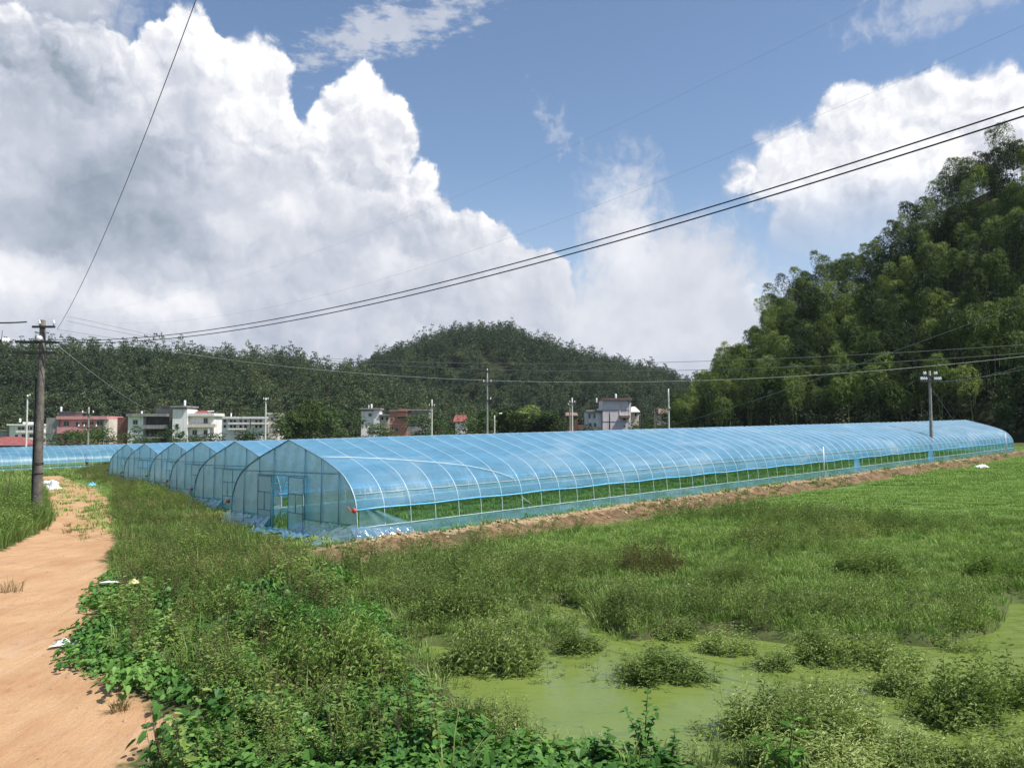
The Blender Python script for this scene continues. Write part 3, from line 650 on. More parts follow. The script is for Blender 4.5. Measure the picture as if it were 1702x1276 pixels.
# the dark pole by the track
px_, py_ = plane_pt(61, 862)
LP = pole(px_, py_, 8.35, 'tall dark concrete utility pole with crossarms standing beside the dirt track', 0.20, 0.115, 'dark_concrete', arms=[(8.05, 0.95, (-0.18, 0.42), 0.12)], lean=(0.0, 0.0))
m = MB()
for hh, w0, w1 in ((7.42, -1.05, 0.62), (6.98, -1.15, 0.52)):
    for dy in (-0.16, 0.16): m.box(w0, w1, dy - 0.03, dy + 0.03, hh - 0.05, hh + 0.04)
m.build('crossarm', M['steel'], LP)
m = MB()
for qx in (-1.32, -1.42, -1.52):
    m.lathe([(0.03, -0.045), (0.10, -0.035), (0.125, 0.0), (0.09, 0.02), (0.03, 0.045)], (qx, -0.16, 7.46), 14, 0, 'X')
m.build('disc_insulator', M['porcelain'], LP)
m = MB(); m.tube([(-1.2, -0.16, 7.43), (-1.95, -0.16, 7.47)], 0.035, 7); m.tube([(-1.62, -0.16, 7.47), (-1.60, -0.16, 7.9)], 0.012, 5); m.lathe([(0.02, -0.2), (0.06, -0.15), (0.06, 0.15), (0.02, 0.2)], (-2.05, -0.16, 7.47), 8, 0, 'X'); m.build('cable_clamp', M['steel'], LP)
m = MB(); m.lathe([(0.05, -0.09), (0.11, -0.07), (0.12, 0.0), (0.11, 0.07), (0.05, 0.09)], (0.0, -0.22, 7.55), 12, 0, 'Y'); m.build('pin_insulator', M['porcelain'], LP)
m = MB(); m.tube([(-2.0, -0.16, 7.45), (-1.55, -0.16, 6.95), (-1.35, -0.16, 6.35), (-1.0, -0.16, 6.02), (-0.55, -0.16, 5.75), (-0.22, -0.16, 5.55)], 0.018, 5)
m.tube([(0.4, -0.16, 6.95), (0.2, -0.2, 6.6), (0.5, -0.2, 6.42), (1.1, -0.2, 6.38)], 0.014, 5); m.build('jumper_cable', M['cable'], LP)
m = MB(); m.tube([(-0.22, 0.02, 5.9), (-0.24, 0.02, 3.0), (-0.22, 0.0, 0.0)], 0.035, 6); m.build('conduit', M['steel'], LP)
m = MB()
for hh, rr_ in ((2.35, 0.192), (2.30, 0.196), (1.92, 0.20)): m.lathe([(rr_, -0.02), (rr_ + 0.012, 0.0), (rr_, 0.02)], (0, 0, hh), 14)
m.build('strap_band', M['steel'], LP)
# pole rising through the tunnel film
RP = pole(31.2, 61.0, 6.75, 'concrete pole crowned with white insulators standing through the tunnel film', 0.135, 0.085, 'concrete', arms=[(6.35, 1.1, (-0.50, -0.38, 0.30, 0.44), 0.0), (5.95, 1.6, (-0.72, -0.60, -0.46, -0.32, 0.30, 0.45, 0.60, 0.74), 0.0)], lean=(0.0, 0), nm='utility_pole', sc=1.25)
# pole with pale insulators in front of the sideways tunnel
p2 = plane_pt(145, 777)
P2o = pole(p2[0], p2[1], 7.9, 'grey pole with two tiers of white insulators by the sideways blue tunnel', 0.17, 0.10, 'concrete', arms=[(7.0, 1.7, (-0.75, 0.65), 0.0), (5.2, 2.6, (-1.2, -0.5, 1.1), 0.0)], sc=1.7)
m = MB(); m.box(-0.42, -0.16, -0.2, 0.1, 1.0, 1.75); m.box(-0.16, 0.12, -0.32, -0.17, 0.6, 1.5); m.build('meter_box', M['steel'], P2o)
far = [(46, 656, 118, 'pale bare concrete pole left of the dark track pole', 'pale_concrete', [(0.3, 0.6, (0.25,), 0.15)]),
       (442, 661, 128, 'pale thin pole in front of the long white block', 'pale_concrete', [(0.4, 0.9, (-0.3, 0.35), 0.0)]),
       (718, 664, 142, 'white concrete pole rising behind the tunnel ridge near the brick house', 'pale_concrete', [(1.2, 0.9, (-0.45, 0.45), 0.0)]),
       (810, 617, 112, 'tallest grey pole behind the tunnels, in front of the bamboo thicket', 'concrete', [(0.05, 0.2, (0.0,), 0.0), (1.6, 1.1, (-0.5, 0.5), 0.0), (4.0, 0.9, (0.45,), 0.0)]),
       (822, 690, 150, 'short lamp post with a bent arm beside the tallest grey pole', 'pale_concrete', []),
       (951, 661, 135, 'slim pole with two white insulators left of the lilac house', 'pale_concrete', [(0.9, 0.8, (-0.4, 0.4), 0.0)]),
       (947, 672, 138, 'shorter brownish pole close beside the slim one left of the lilac house', 'concrete', [(0.2, 0.6, (-0.25,), 0.0)]),
       (1013, 685, 150, 'thin dark pole standing against the lilac house wall', 'steel', []),
       (1067, 676, 140, 'dark pole with a flat top arm right of the lilac house', 'steel', [(0.15, 0.9, (), 0.0)]),
       (1088, 679, 185, 'small distant pole between the lilac house and the brown roofed shed', 'concrete', [(0.15, 0.9, (), 0.0)]),
       (1111, 646, 125, 'pale slender pole in front of the brown roofed shed', 'pale_concrete', [(3.2, 0.3, (0.12,), 0.0)])]
for px, py, Y, lb, mt, arms in far:
    tp = at(px, py, Y); z0 = gz(tp.x, tp.y); h = tp.z - z0
    o = pole(tp.x, tp.y, h, lb, 0.17, 0.10, mt, [(h - a, w, ps, of) for a, w, ps, of in arms], group='poles beyond the tunnels', sc=1.6)
    if 'lamp post' in lb:
        m = MB(); m.tube([(0, 0, h - 0.1), (0.2, 0, h + 0.25), (0.9, 0, h + 0.35)], 0.05, 6); m.build('lamp_arm', M['steel'], o)
        m = MB(); m.lathe([(0.05, 0.0), (0.14, 0.1), (0.12, 0.5), (0.05, 0.6)], (0.8, 0, h + 0.33), 8, 0, 'X'); m.build('lamp_head', M['white_plastic'], o)

# ------------------------------------------------------------------ wires
def wire(name, A, B, sag, r, mt, label, cat='cable', ext=1.12, n=60, group='wires crossing the sky'):
    A = Vector(A); B = Vector(B); pts = []
    for i in range(n + 1):
        t = i / n * ext; p = A + (B - A) * t; pts.append(Vector((p.x, p.y, p.z - sag * 4 * t * (1 - t))))
    m = MB(); m.tube([q - A for q in pts], r, 5)
    o = m.build(name, M[mt]); o.location = A
    return tag(o, label, cat, group)
wire('power_cable', (-19.19, 33.7, 6.88), (6.85, 10.68, 7.48), 0.95, 0.0125, 'cable', 'thick black cable sweeping up to the right, upper of the close pair')
wire('power_cable', (-19.19, 33.7, 6.80), (6.48, 10.13, 7.14), 0.95, 0.0125, 'cable', 'thick black cable sweeping up to the right, lower of the close pair')
wire('wire', (-18.83, 33.7, 7.30), (-5.79, 14.73, 11.28), 0.56, 0.009, 'wire', 'thin grey wire climbing steeply from the dark pole to the top edge')
wire('wire', (-18.77, 33.7, 7.93), (5.77, 12.51, 9.97), 1.04, 0.0011, 'wire', 'faintest hair thin wire, higher of two rising across the blue sky')
wire('wire', (-18.77, 33.7, 7.85), (6.44, 9.78, 8.21), 1.53, 0.0014, 'wire', 'faint hair thin wire just above the thick cable pair')
wire('wire', (-18.83, 33.7, 7.30), (11.99, 18.43, 5.12), 0.88, 0.0060, 'wire', 'thin wire dipping from the dark pole, uppermost before the bamboo hill', ext=1.2)
wire('wire', (-18.83, 33.7, 7.23), (16.76, 26.4, 5.55), 1.42, 0.0052, 'pale_wire', 'pale thin wire hanging lowest across the far hills', ext=1.2)
wire('wire', (-18.42, 33.7, 7.65), (11.88, 18.42, 4.92), 1.10, 0.006, 'wire', 'thin wire between the uppermost and the lowest wires before the hills', ext=1.2)
wire('wire', (-18.42, 33.7, 7.85), (-11.13, 27.51, 6.11), 0.0, 0.005, 'wire', 'short thin wire slanting down right from the dark pole top', ext=1.6)
a_, b_ = at(1112, 707, 120), at(1715, 500, 30)
wire('wire', a_, b_, 0.35, 0.011, 'wire', 'slanting wire rising from behind the tunnel across the bamboo hill', ext=1.05)
a_, b_ = at(146, 580, 45), at(268, 677, 230)
wire('service_wire', at(86, 566, 33.9), b_, 1.5, 0.012, 'pale_wire', 'pale service wire dropping from the dark pole to the grey house', ext=1.0)
a_ = at(1560, 634, 61)
wire('wire', a_, at(1720, 610, 40), 0.12, 0.012, 'wire', 'wire running right from the insulators of the pole in the tunnel', ext=1.05)
wire('wire', at(1560, 634.5, 61), at(1720, 601, 42), 0.25, 0.009, 'wire', 'dimmer second wire running right from the pole in the tunnel', ext=1.05)
wire('guy_wire', at(1546, 642, 61), at(1586, 700, 66), 0.0, 0.011, 'wire', 'guy wire slanting from the pole in the tunnel to its roof', ext=1.0)
wire('power_cable', at(44, 535, 33.6), at(-60, 534, 30), 0.05, 0.03, 'cable', 'thick cable running off left from the disc insulators of the dark pole', ext=1.3)

# ------------------------------------------------------------------ village houses (each measured off the photo at its own distance)
def house(name, label, Y, parts, rz=0.0):
    """parts: (part name, material, px0, py0, px1, py1, d0, d1[, children]) as rectangles on facades, depths in metres behind Y"""
    cx = sum((p[2] + p[4]) / 2 for p in parts) / len(parts); c = at(cx, 712, Y); z0 = gz(c.x, Y)
    t = empty(name, (c.x, Y, z0), label, 'house', None, rz)
    def conv(px, py): q = at(px, py, Y); return q.x - c.x, q.z - z0
    def rect(mb, p):
        x0, zt = conv(p[2], p[3]); x1, zb = conv(p[4], p[5])
        if p[5] >= 760: zb = -0.6
        mb.box(x0, x1, p[6], p[7], zb, zt); return x0, x1, zb, zt
    for p in parts:
        if p[0] == 'window':
            x0, zt = conv(p[2], p[3]); x1, zb = conv(p[4], p[5]); d = p[6]
            m = MB(); f = 0.11; m.box(x0, x0 + f, d - 0.06, d + 0.05, zb, zt); m.box(x1 - f, x1, d - 0.06, d + 0.05, zb, zt); m.box(x0 + f, x1 - f, d - 0.06, d + 0.05, zt - f, zt); m.box(x0 + f, x1 - f, d - 0.06, d + 0.05, zb, zb + f)
            if x1 - x0 > 1.1: m.box((x0 + x1) / 2 - 0.05, (x0 + x1) / 2 + 0.05, d - 0.05, d + 0.04, zb + f, zt - f)
            w = m.build('window', M[p[1]], t); m = MB(); m.box(x0 + f * 0.5, x1 - f * 0.5, d - 0.02, d + 0.02, zb + f * 0.5, zt - f * 0.5); m.build('pane', M['glass'], w)
        elif p[0] == 'water_tank':
            x0, zt = conv(p[2], p[3]); x1, zb = conv(p[4], p[5]); r = (x1 - x0) / 2; m = MB()
            m.lathe([(r * 0.95, zb - 0.3), (r, zb), (r, zt - r * 0.5), (r * 0.8, zt - r * 0.2), (r * 0.25, zt)], ((x0 + x1) / 2, p[6] + r, 0), 12); m.build('water_tank', M[p[1]], t)
        elif p[0] == 'pitched_roof':
            x0, zt = conv(p[2], p[3]); x1, zb = conv(p[4], p[5]); d0, d1 = p[6], p[7]; m = MB(); mid = (d0 + d1) / 2; i = (x1 - x0) * (p[8] if len(p) > 8 else 0.0)
            m.add([(x0, d0, zb), (x1, d0, zb), (x1 - i, mid, zt), (x0 + i, mid, zt), (x0, d1, zb), (x1, d1, zb), (x0, d0, zb - 0.2), (x1, d0, zb - 0.2), (x0, d1, zb - 0.2), (x1, d1, zb - 0.2)],
                  [(0, 1, 2, 3), (5, 4, 3, 2), (1, 5, 2), (4, 0, 3), (6, 7, 1, 0), (9, 8, 4, 5), (7, 9, 5, 1), (8, 6, 0, 4), (6, 8, 9, 7)]); m.build('roof', M[p[1]], t)
        else:
            m = MB(); rect(m, p); m.build(p[0], M[p[1]], t)
    return t
W = lambda x0, y0, x1, y1, d=-0.05, mt='frame': ('window', mt, x0, y0, x1, y1, d, d)
house('house', 'white two storey house half hidden behind the dark pole at far left', 270, [
    ('wall', 'white_wall', 16, 706, 74, 790, 0, 9), ('roof_slab', 'white_wall', 15, 704.5, 77, 707, -1.3, 9.4), ('balcony', 'white_wall', 30, 715, 76, 719, -1.2, -0.02), ('balcony', 'white_wall', 30, 727, 76, 731, -1.2, -0.02),
    W(30, 709, 35, 714.5), W(36, 709, 41, 714.5), W(44, 709, 48, 714.5), W(50, 709, 54, 714.5), W(25, 722, 30, 727), W(36, 721, 44, 727), W(49, 721, 58, 727), ('wing', 'grey_wall', -20, 716, 15.8, 790, 1, 8), ('wing_roof', 'grey_wall', -22, 714.3, 17, 715.8, 0.5, 8.4), ('water_tank', 'porcelain', 25, 695, 28, 700, 2, 3), ('stair_cap', 'white_wall', 29, 701, 38, 704.4, 3, 6)])
house('shed', 'low maroon tiled shed behind the left end of the sideways tunnel', 175, [
    ('wall', 'dark_wall', -30, 738, 44, 790, 0, 6), ('pitched_roof', 'red_tile', -34, 726, 46, 739, -0.8, 7, 0.3), ('gutter', 'pink_wall', -34, 738.7, 46, 740, -1.0, -0.82)])
house('house', 'pink tiled two storey house with grey side block right of the dark pole', 255, [
    ('wall', 'pink_wall', 98, 696.5, 170, 775, 0, 9), ('side_wall', 'grey_wall', 79, 694, 97.6, 775, -0.6, 9), ('wall', 'cream_wall', 170.2, 696.5, 179, 775, 0, 9),
    ('roof_slab', 'pink_wall', 97.5, 691.5, 181, 696.8, -1.3, 9.4), ('balcony', 'pink_wall', 98, 709.5, 146, 720, -1.2, -0.02), ('stair_tower', 'grey_wall', 88, 686, 118, 693.8, 2.5, 7), ('stair_roof', 'dark_wall', 92, 683.5, 122, 685.8, 1.5, 8),
    ('water_tank', 'porcelain', 90.5, 675.5, 93.5, 683, 3, 4), W(106, 699.5, 115, 708), W(126, 701, 131, 709), W(136, 700.5, 146, 706), W(148, 700.5, 156, 706), W(161, 698.5, 171, 707), W(88, 709, 90, 719, -0.65), W(104, 722, 116, 729)])
house('house', 'grey and white three storey house with an unfinished balcony and maroon brick flank', 250, [
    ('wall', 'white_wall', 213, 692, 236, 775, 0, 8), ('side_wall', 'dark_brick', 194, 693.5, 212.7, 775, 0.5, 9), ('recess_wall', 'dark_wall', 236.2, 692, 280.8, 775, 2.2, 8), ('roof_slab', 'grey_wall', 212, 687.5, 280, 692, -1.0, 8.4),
    ('balcony', 'grey_wall', 238, 706, 280, 712.5, -0.8, 2.1), ('stair_tower', 'dark_wall', 281, 676.5, 288.7, 775, 0.4, 7), ('attic', 'grey_wall', 256, 677, 280.7, 687.2, 2, 7), ('attic_roof', 'dark_wall', 254, 674.3, 289, 676.3, 1.0, 8), ('water_tank', 'porcelain', 226.5, 682.5, 229, 687.5, 3, 4),
    W(221, 697.5, 229, 705.5, -0.05), ('lower_slab', 'grey_wall', 238, 725.5, 275, 728.5, -0.8, 2.1)])
house('house', 'tall white stair tower house with cream balconies and a small white roof tank', 246, [
    ('tower_wall', 'white_wall', 289, 680, 311.5, 775, -0.8, 7), ('tower_roof', 'grey_wall', 287.5, 674.5, 314, 677, -1.6, 7.6), ('tower_wall', 'grey_wall', 289.5, 677.2, 311.3, 679.8, -0.7, 6.9), ('wall', 'white_wall', 311.8, 691, 352, 775, 0.8, 8), ('roof_slab', 'white_wall', 312, 686.5, 357, 691.2, -0.6, 8.4), ('balcony', 'cream_wall', 312, 704.5, 359, 710, -0.7, 0.7), ('balcony', 'cream_wall', 320, 725, 352, 729, -0.7, 0.7),
    ('water_tank', 'porcelain', 300.5, 664.5, 304, 673.5, 2, 3), ('pitched_roof', 'red_tile', 317, 682, 340, 687, 2, 7, 0.1), ('solar_heater', 'porcelain', 341, 682, 350, 683.6, 2, 3), W(337, 694.5, 344, 703.5, 0.75), W(293.5, 704, 299, 713.5, -0.85), W(304, 716, 309, 722.5, -0.85), W(318, 714.5, 326, 723, 0.75), W(337, 714.5, 345, 723, 0.75), ('column', 'white_wall', 346.5, 711, 348, 775, -0.6, -0.2)])
house('apartment_block', 'long low white block with two rows of balconies at the wood edge', 292, [
    ('wall', 'white_wall', 367.5, 696, 446, 775, 0, 9), ('roof_slab', 'white_wall', 366, 692.3, 447, 695.8, -1.6, 9.4), ('balcony', 'white_wall', 381, 702, 446, 704.8, -1.5, -0.02), ('balcony', 'white_wall', 381, 711.5, 410, 714, -1.5, -0.02), ('end_block', 'cream_wall', 446.2, 688.5, 461, 775, -0.6, 8), ('end_roof', 'white_wall', 444.5, 686.2, 462, 688.2, -1.2, 8.4),
    *[W(x, 697.5, x + 4.6, 701.6) for x in (371.5, 382, 388, 398, 406, 424, 431)], *[W(x, 706, x + 4.6, 711) for x in (371.5, 382, 388, 398, 406, 424, 431)], W(451, 694, 455, 698.5, -0.65), W(451, 704.5, 455, 709, -0.65), ('water_tank', 'porcelain', 378, 686, 380, 692, 3, 4), ('pipe_stack', 'dark_wall', 417.8, 693, 419.2, 712, -1.55, -1.2)])
house('shed', 'white walled shed with dull red roof in front of the long white block', 300, [
    ('wall', 'white_wall', 414, 713.5, 448, 775, 0, 6), ('pitched_roof', 'red_tile', 407, 708.5, 448, 713.7, -0.8, 7, 0.05), ('annex', 'white_wall', 440, 716, 451.5, 775, -2.0, -0.03)])
house('house', 'small grey white house with a flat roof left of the brick house', 300, [
    ('wall', 'white_wall', 600, 683, 621, 775, 0.6, 7), ('tower_wall', 'white_wall', 621.2, 681, 630, 775, 0, 6.6), ('roof_slab', 'grey_wall', 598.5, 678, 633, 680.6, -0.8, 7.4), ('wing', 'cream_wall', 630.2, 691, 647.5, 775, 0.8, 7), ('wing_roof', 'grey_wall', 630.5, 688.3, 649, 690.8, -0.4, 7.4), ('water_tank', 'porcelain', 614.5, 671, 617.2, 677.8, 2, 3), ('pipe_stack', 'white_wall', 610.6, 672.5, 612, 678, 2, 2.4), W(612, 686.5, 617.5, 692, 0.55), W(633, 692.5, 637, 698, 0.75), W(641, 692.5, 644.5, 699, 0.75)])
house('house', 'unfinished red brick house with dark openings and a flat roof', 290, [
    ('wall', 'brick', 648, 684.5, 676, 775, 0, 8), ('roof_slab', 'brown_tile', 646.5, 680.5, 678, 684.2, -0.5, 8.4), ('stair_tower', 'brick', 662, 679.5, 675, 683, -0.58, 5), ('wing', 'grey_wall', 676.3, 685, 712, 775, 1.5, 8), ('wing_roof', 'grey_wall', 676.5, 680, 714, 682.4, 0.2, 8.4), ('ledge', 'brown_tile', 660, 690, 690, 692, -1.6, -0.03), W(649.5, 694, 653.5, 699), W(660, 692.5, 673, 696, -0.06), W(651, 709, 654, 714), W(657, 710.5, 662, 717), W(679, 693, 690, 699, 1.4), ('band', 'pink_wall', 648, 703.8, 675.5, 705, -0.08, -0.01), W(669, 681.3, 671, 683, -0.64)])
house('cottage', 'tiny white cottage with a bright red roof between the trees', 300, [
    ('wall', 'white_wall', 757, 700, 775, 775, 0, 6), ('pitched_roof', 'red_tile', 753, 689.5, 777, 700.5, -0.6, 6.6, 0.12), W(761, 701.5, 764, 704.5)])
house('house', 'pale lilac three storey house with white wings and brown eaves', 205, [
    ('wall', 'lilac_wall', 1001.5, 665, 1045.5, 775, 0, 9), ('side_wall', 'white_wall', 1045.7, 665, 1049.5, 775, 0.3, 9), ('roof_slab', 'brown_tile', 1000, 661.5, 1050.5, 664.8, -0.7, 9.5), ('pipe_stack', 'white_wall', 1029.5, 667, 1031.2, 775, -0.15, -0.02), ('wing', 'white_wall', 976, 684.5, 1001.2, 775, 1.2, 8), ('wing_roof', 'grey_wall', 974.5, 680.5, 1001.3, 684.2, 0.4, 8.4), ('wing_parapet', 'white_wall', 992, 679, 1001, 682, 0.0, 0.38), ('wing', 'cream_wall', 1049.8, 684, 1064, 775, 1.4, 8), ('pitched_roof', 'white_wall', 1049.7, 675, 1064.5, 683.8, 0.5, 8.4, 0.3),  # narrow side wall in white render, painting the sunlight on that face
    ('water_tank', 'porcelain', 1024.5, 653.5, 1028, 661, 3, 4), ('water_tank', 'porcelain', 992.5, 660.5, 995, 667, 3, 4), ('canopy', 'brown_tile', 1029.5, 690.5, 1046, 694.2, -1.1, -0.03), W(1035, 694.5, 1040, 698.8), W(1036, 706.5, 1040, 709.5), W(979, 686.5, 982.5, 695, 1.15), W(987, 686.5, 990.5, 695, 1.15), W(979, 702.5, 984, 709, 1.15), W(987.5, 702.5, 992, 709, 1.15), W(1056, 685, 1059.5, 691.5, 1.35), ('band', 'grey_wall', 1001.5, 681, 1045.5, 681.6, -0.07, -0.01), ('band', 'grey_wall', 1001.5, 700, 1045.5, 700.6, -0.07, -0.01)])
house('shed', 'little old shed with a brown tiled roof at the foot of the bamboo hill', 215, [
    ('wall', 'cream_wall', 1097, 688, 1117, 775, 0, 6), ('pitched_roof', 'brown_tile', 1094, 678.5, 1122, 688.2, -0.6, 6.6, 0.12), W(1099, 691, 1102, 698)])
house('shed', 'reddish plank shed behind the twin poles left of the lilac house', 230, [
    ('wall', 'dark_brick', 942, 690, 960, 775, 0, 5), ('pitched_roof', 'brown_tile', 940, 685, 961, 690.2, -0.5, 5.6, 0.05), ('annex', 'brown_tile', 960.5, 706, 972, 775, 0.5, 4)])
# ------------------------------------------------------------------ plant prototypes as arrays: V (n,3), F (m,3), material index (m)
class PB:
    def __init__(s): s.V = []; s.F = []; s.M = []
    def leaf(s, p, d, n, l, w, mi=0, fold=0.15, droop=0.18):
        b = len(s.V); sd_ = d.cross(n)
        if sd_.length < 1e-6: sd_ = d.orthogonal()
        sd_.normalize(); mid = p + d * (l * 0.45)
        s.V += [p, mid + sd_ * (w / 2) + n * (w * fold), p + d * l - Vector((0, 0, l * droop)), mid - sd_ * (w / 2) + n * (w * fold)]
        s.F += [(b, b + 1, b + 2), (b, b + 2, b + 3)]; s.M += [mi, mi]
    def heart(s, p, d, n, l, w, mi=0):
        b = len(s.V); sd_ = d.cross(n).normalized()
        P = lambda a, t, up=0: p + sd_ * (a * w) + d * (t * l) + n * (up * w)
        s.V += [P(0, 0), P(.36, -.12, .10), P(.54, .22, .16), P(.34, .64, .08), P(0, 1.0, -.12), P(-.34, .64, .08), P(-.54, .22, .16), P(-.36, -.12, .10)]
        s.F += [(b, b + 1, b + 2), (b, b + 2, b + 3), (b, b + 3, b + 4), (b, b + 4, b + 5), (b, b + 5, b + 6), (b, b + 6, b + 7)]; s.M += [mi] * 6
    def stick(s, p, q, w, mi=1):
        b = len(s.V); d = (q - p); a = d.orthogonal().normalized() * w; c = d.cross(a).normalized() * w
        s.V += [p - a, p + a, p + c, q]; s.F += [(b, b + 1, b + 3), (b + 1, b + 2, b + 3), (b + 2, b, b + 3)]; s.M += [mi] * 3
    def arr(s): return np.array([tuple(v) for v in s.V], np.float32), np.array(s.F, np.int32), np.array(s.M, np.int32)
def rv(r): return Vector((r.uniform(-1, 1), r.uniform(-1, 1), r.uniform(-1, 1)))
UPV = Vector((0, 0, 1))
def p_grass(seed, n=26, h=0.32, spread=0.16, w=0.008, lean=0.45):
    r = random.Random(seed); P = PB()
    for _ in range(n):
        a = r.uniform(0, 6.283); q = r.uniform(0, 1) ** 0.5 * spread; p = Vector((math.cos(a) * q, math.sin(a) * q, 0))
        b = a + r.uniform(-1.3, 1.3); o = Vector((math.cos(b), math.sin(b), 0)); hh = h * r.uniform(0.55, 1.15); ln = r.uniform(0.1, lean)
        s_ = o.cross(UPV) * (w * r.uniform(0.7, 1.3)); m = p + o * hh * ln * 0.45 + UPV * hh * 0.6; t = p + o * hh * ln * 1.35 + UPV * hh * r.uniform(0.8, 1.0)
        i = len(P.V); P.V += [p - s_, p + s_, m + s_ * 0.8, m - s_ * 0.8, t]; P.F += [(i, i + 1, i + 2), (i, i + 2, i + 3), (i + 3, i + 2, i + 4)]; P.M += [0] * 3
    return P.arr()
def add_weed(P, r, base, h, stems, ll, lw, lean=0.5, lm=0, sm=1, gap=0.035):
    for _ in range(stems):
        a = r.uniform(0, 6.283); o = Vector((math.cos(a), math.sin(a), 0)); p = base + o * r.uniform(0, 0.07); hh = h * r.uniform(0.6, 1.1); ln = r.uniform(0.05, lean)
        bend = lambda t: p + o * (hh * ln * t ** 1.6) + UPV * (hh * t * (1 - 0.22 * ln * t)) + Vector((math.sin(t * 7 + a), math.cos(t * 6 + a), 0)) * hh * 0.02
        prev = p
        for q in (0.5, 1.0): P.stick(prev, bend(q), 0.0045 * (1.3 - q * 0.6), sm); prev = bend(q)
        n = max(4, int(hh / gap)); b = r.uniform(0, 6.28)
        for i in range(n):
            t = 0.16 + 0.84 * (i + r.random() * 0.6) / n; b += 2.4 + r.uniform(-.5, .5)
            d = (Vector((math.cos(b), math.sin(b), r.uniform(0.0, 0.8))) + o * 0.2).normalized(); k = (1.15 - 0.45 * t) * r.uniform(0.7, 1.2)
            P.leaf(bend(min(t, 1)), d, (UPV + rv(r) * 0.35).normalized(), ll * k, lw * k, lm, 0.12, r.uniform(0.1, 0.4))
def p_weed(seed, h=0.5, stems=6, ll=0.085, lw=0.022, lean=0.5, gap=0.035, seeds=0):
    r = random.Random(seed); P = PB(); add_weed(P, r, Vector((0, 0, 0)), h, stems, ll, lw, lean, gap=gap)
    for _ in range(seeds):
        a = r.uniform(0, 6.28); q = Vector((math.cos(a) * 0.1, math.sin(a) * 0.1, h * r.uniform(0.8, 1.15))); P.stick(Vector((0, 0, h * .3)), q, 0.003, 1); P.leaf(q, UPV, rv(r).normalized(), 0.05, 0.014, 1)
    return P.arr()
def p_vine(seed, n=26, R=0.34, h=0.20, l=0.085):
    r = random.Random(seed); P = PB()
    for _ in range(n):
        a = r.uniform(0, 6.283); q = R * math.sqrt(r.random()); z = h * r.uniform(0.45, 1.1) * (1 - 0.35 * (q / R) ** 2); p = Vector((math.cos(a) * q, math.sin(a) * q, z))
        d = Vector((math.cos(a + r.uniform(-1, 1)), math.sin(a + r.uniform(-1, 1)), r.uniform(-0.55, 0.15))).normalized(); nn = (UPV + rv(r) * 0.45).normalized(); nn = (nn - d * nn.dot(d)).normalized(); k = r.uniform(0.6, 1.3)
        P.heart(p, d, nn, l * k, l * 0.95 * k)
        if r.random() < 0.5: P.stick(Vector((p.x * .7, p.y * .7, 0)), p, 0.003, 1)
    return P.arr()
def p_broad(seed, h=0.75, stems=5, l=0.13, w=0.075):
    r = random.Random(seed); P = PB()
    for _ in range(stems):
        a = r.uniform(0, 6.28); o = Vector((math.cos(a), math.sin(a), 0)); hh = h * r.uniform(0.6, 1.1); ln = r.uniform(0.05, 0.45); bend = lambda t: o * (0.05 + hh * ln * t ** 1.5) + UPV * hh * t
        P.stick(bend(0), bend(1), 0.007, 1); b = r.uniform(0, 6)
        for i in range(13):
            t = 0.2 + 0.8 * i / 12; b += 2.2; d = Vector((math.cos(b), math.sin(b), r.uniform(-0.25, 0.4))).normalized(); nn = (UPV + rv(r) * .3).normalized(); nn = (nn - d * nn.dot(d)).normalized(); k = r.uniform(.6, 1.15) * (1.1 - .4 * t)
            P.heart(bend(t) + d * 0.02, d, nn, l * k, w * k)
    return P.arr()
def merged(name, protos, pts, mats, label, cat, kind='stuff', group=None, tints=None):
    """one mesh out of many plants: pts rows are x, y, z, scale, height factor, rotation, prototype index"""
    Vs, Fs, Ms, Ts = [], [], [], []; off = 0; pts = np.asarray(pts, float); ids = pts[:, 6].astype(int)
    tn = rng.random(len(pts)) if tints is None else tints
    for pi, (V, F, Mi) in enumerate(protos):
        s = pts[ids == pi]
        if not len(s): continue
        c, si = np.cos(s[:, 5])[:, None], np.sin(s[:, 5])[:, None]; X = V[None, :, 0] * s[:, 3:4]; Y = V[None, :, 1] * s[:, 3:4]
        O = np.stack([X * c - Y * si + s[:, 0:1], X * si + Y * c + s[:, 1:2], V[None, :, 2] * (s[:, 3] * s[:, 4])[:, None] + s[:, 2:3]], -1)
        n, k = len(s), len(V); Vs.append(O.reshape(-1, 3)); Fs.append((F[None] + (np.arange(n) * k)[:, None, None] + off).reshape(-1, 3)); Ms.append(np.tile(Mi, n)); Ts.append(np.repeat(tn[ids == pi], k)); off += n * k
    me = fast_mesh(name, np.concatenate(Vs), np.concatenate(Fs), mats, np.concatenate(Ms), attrs={'tint': np.concatenate(Ts)})
    return tag(link(name, me), label, cat, group, kind)
def scatter(P, dens, seed=0, margin=0.0, keep=None):
    r = np.random.default_rng(seed); lo = P.min(0); hi = P.max(0); n = int((hi[0] - lo[0]) * (hi[1] - lo[1]) * dens)
    x = r.uniform(lo[0], hi[0], n); y = r.uniform(lo[1], hi[1], n); k = pdist(P, x, y) > margin
    x, y = x[k], y[k]
    if keep is not None: q = keep(x, y, r); x, y = x[q], y[q]
    return x, y, r
def rows(x, y, r, s0, s1, nproto, hf=(0.8, 1.25), sink=0.02, smul=None, hmul=None):
    n = len(x); s = r.uniform(s0, s1, n) * (1 if smul is None else smul); h = r.uniform(*hf, n) * (1 if hmul is None else hmul)
    return np.stack([x, y, ground(x, y) - sink, s, h, r.uniform(0, 6.283, n), r.integers(0, nproto, n)], 1)
def off_road(m=0.0): return lambda x, y, r: (pdist(ROAD, x, y) < -m + 0.18 * wob(x, y, 2.6, 5)) & (pdist(SOILSPOT, x, y) < 0.0)
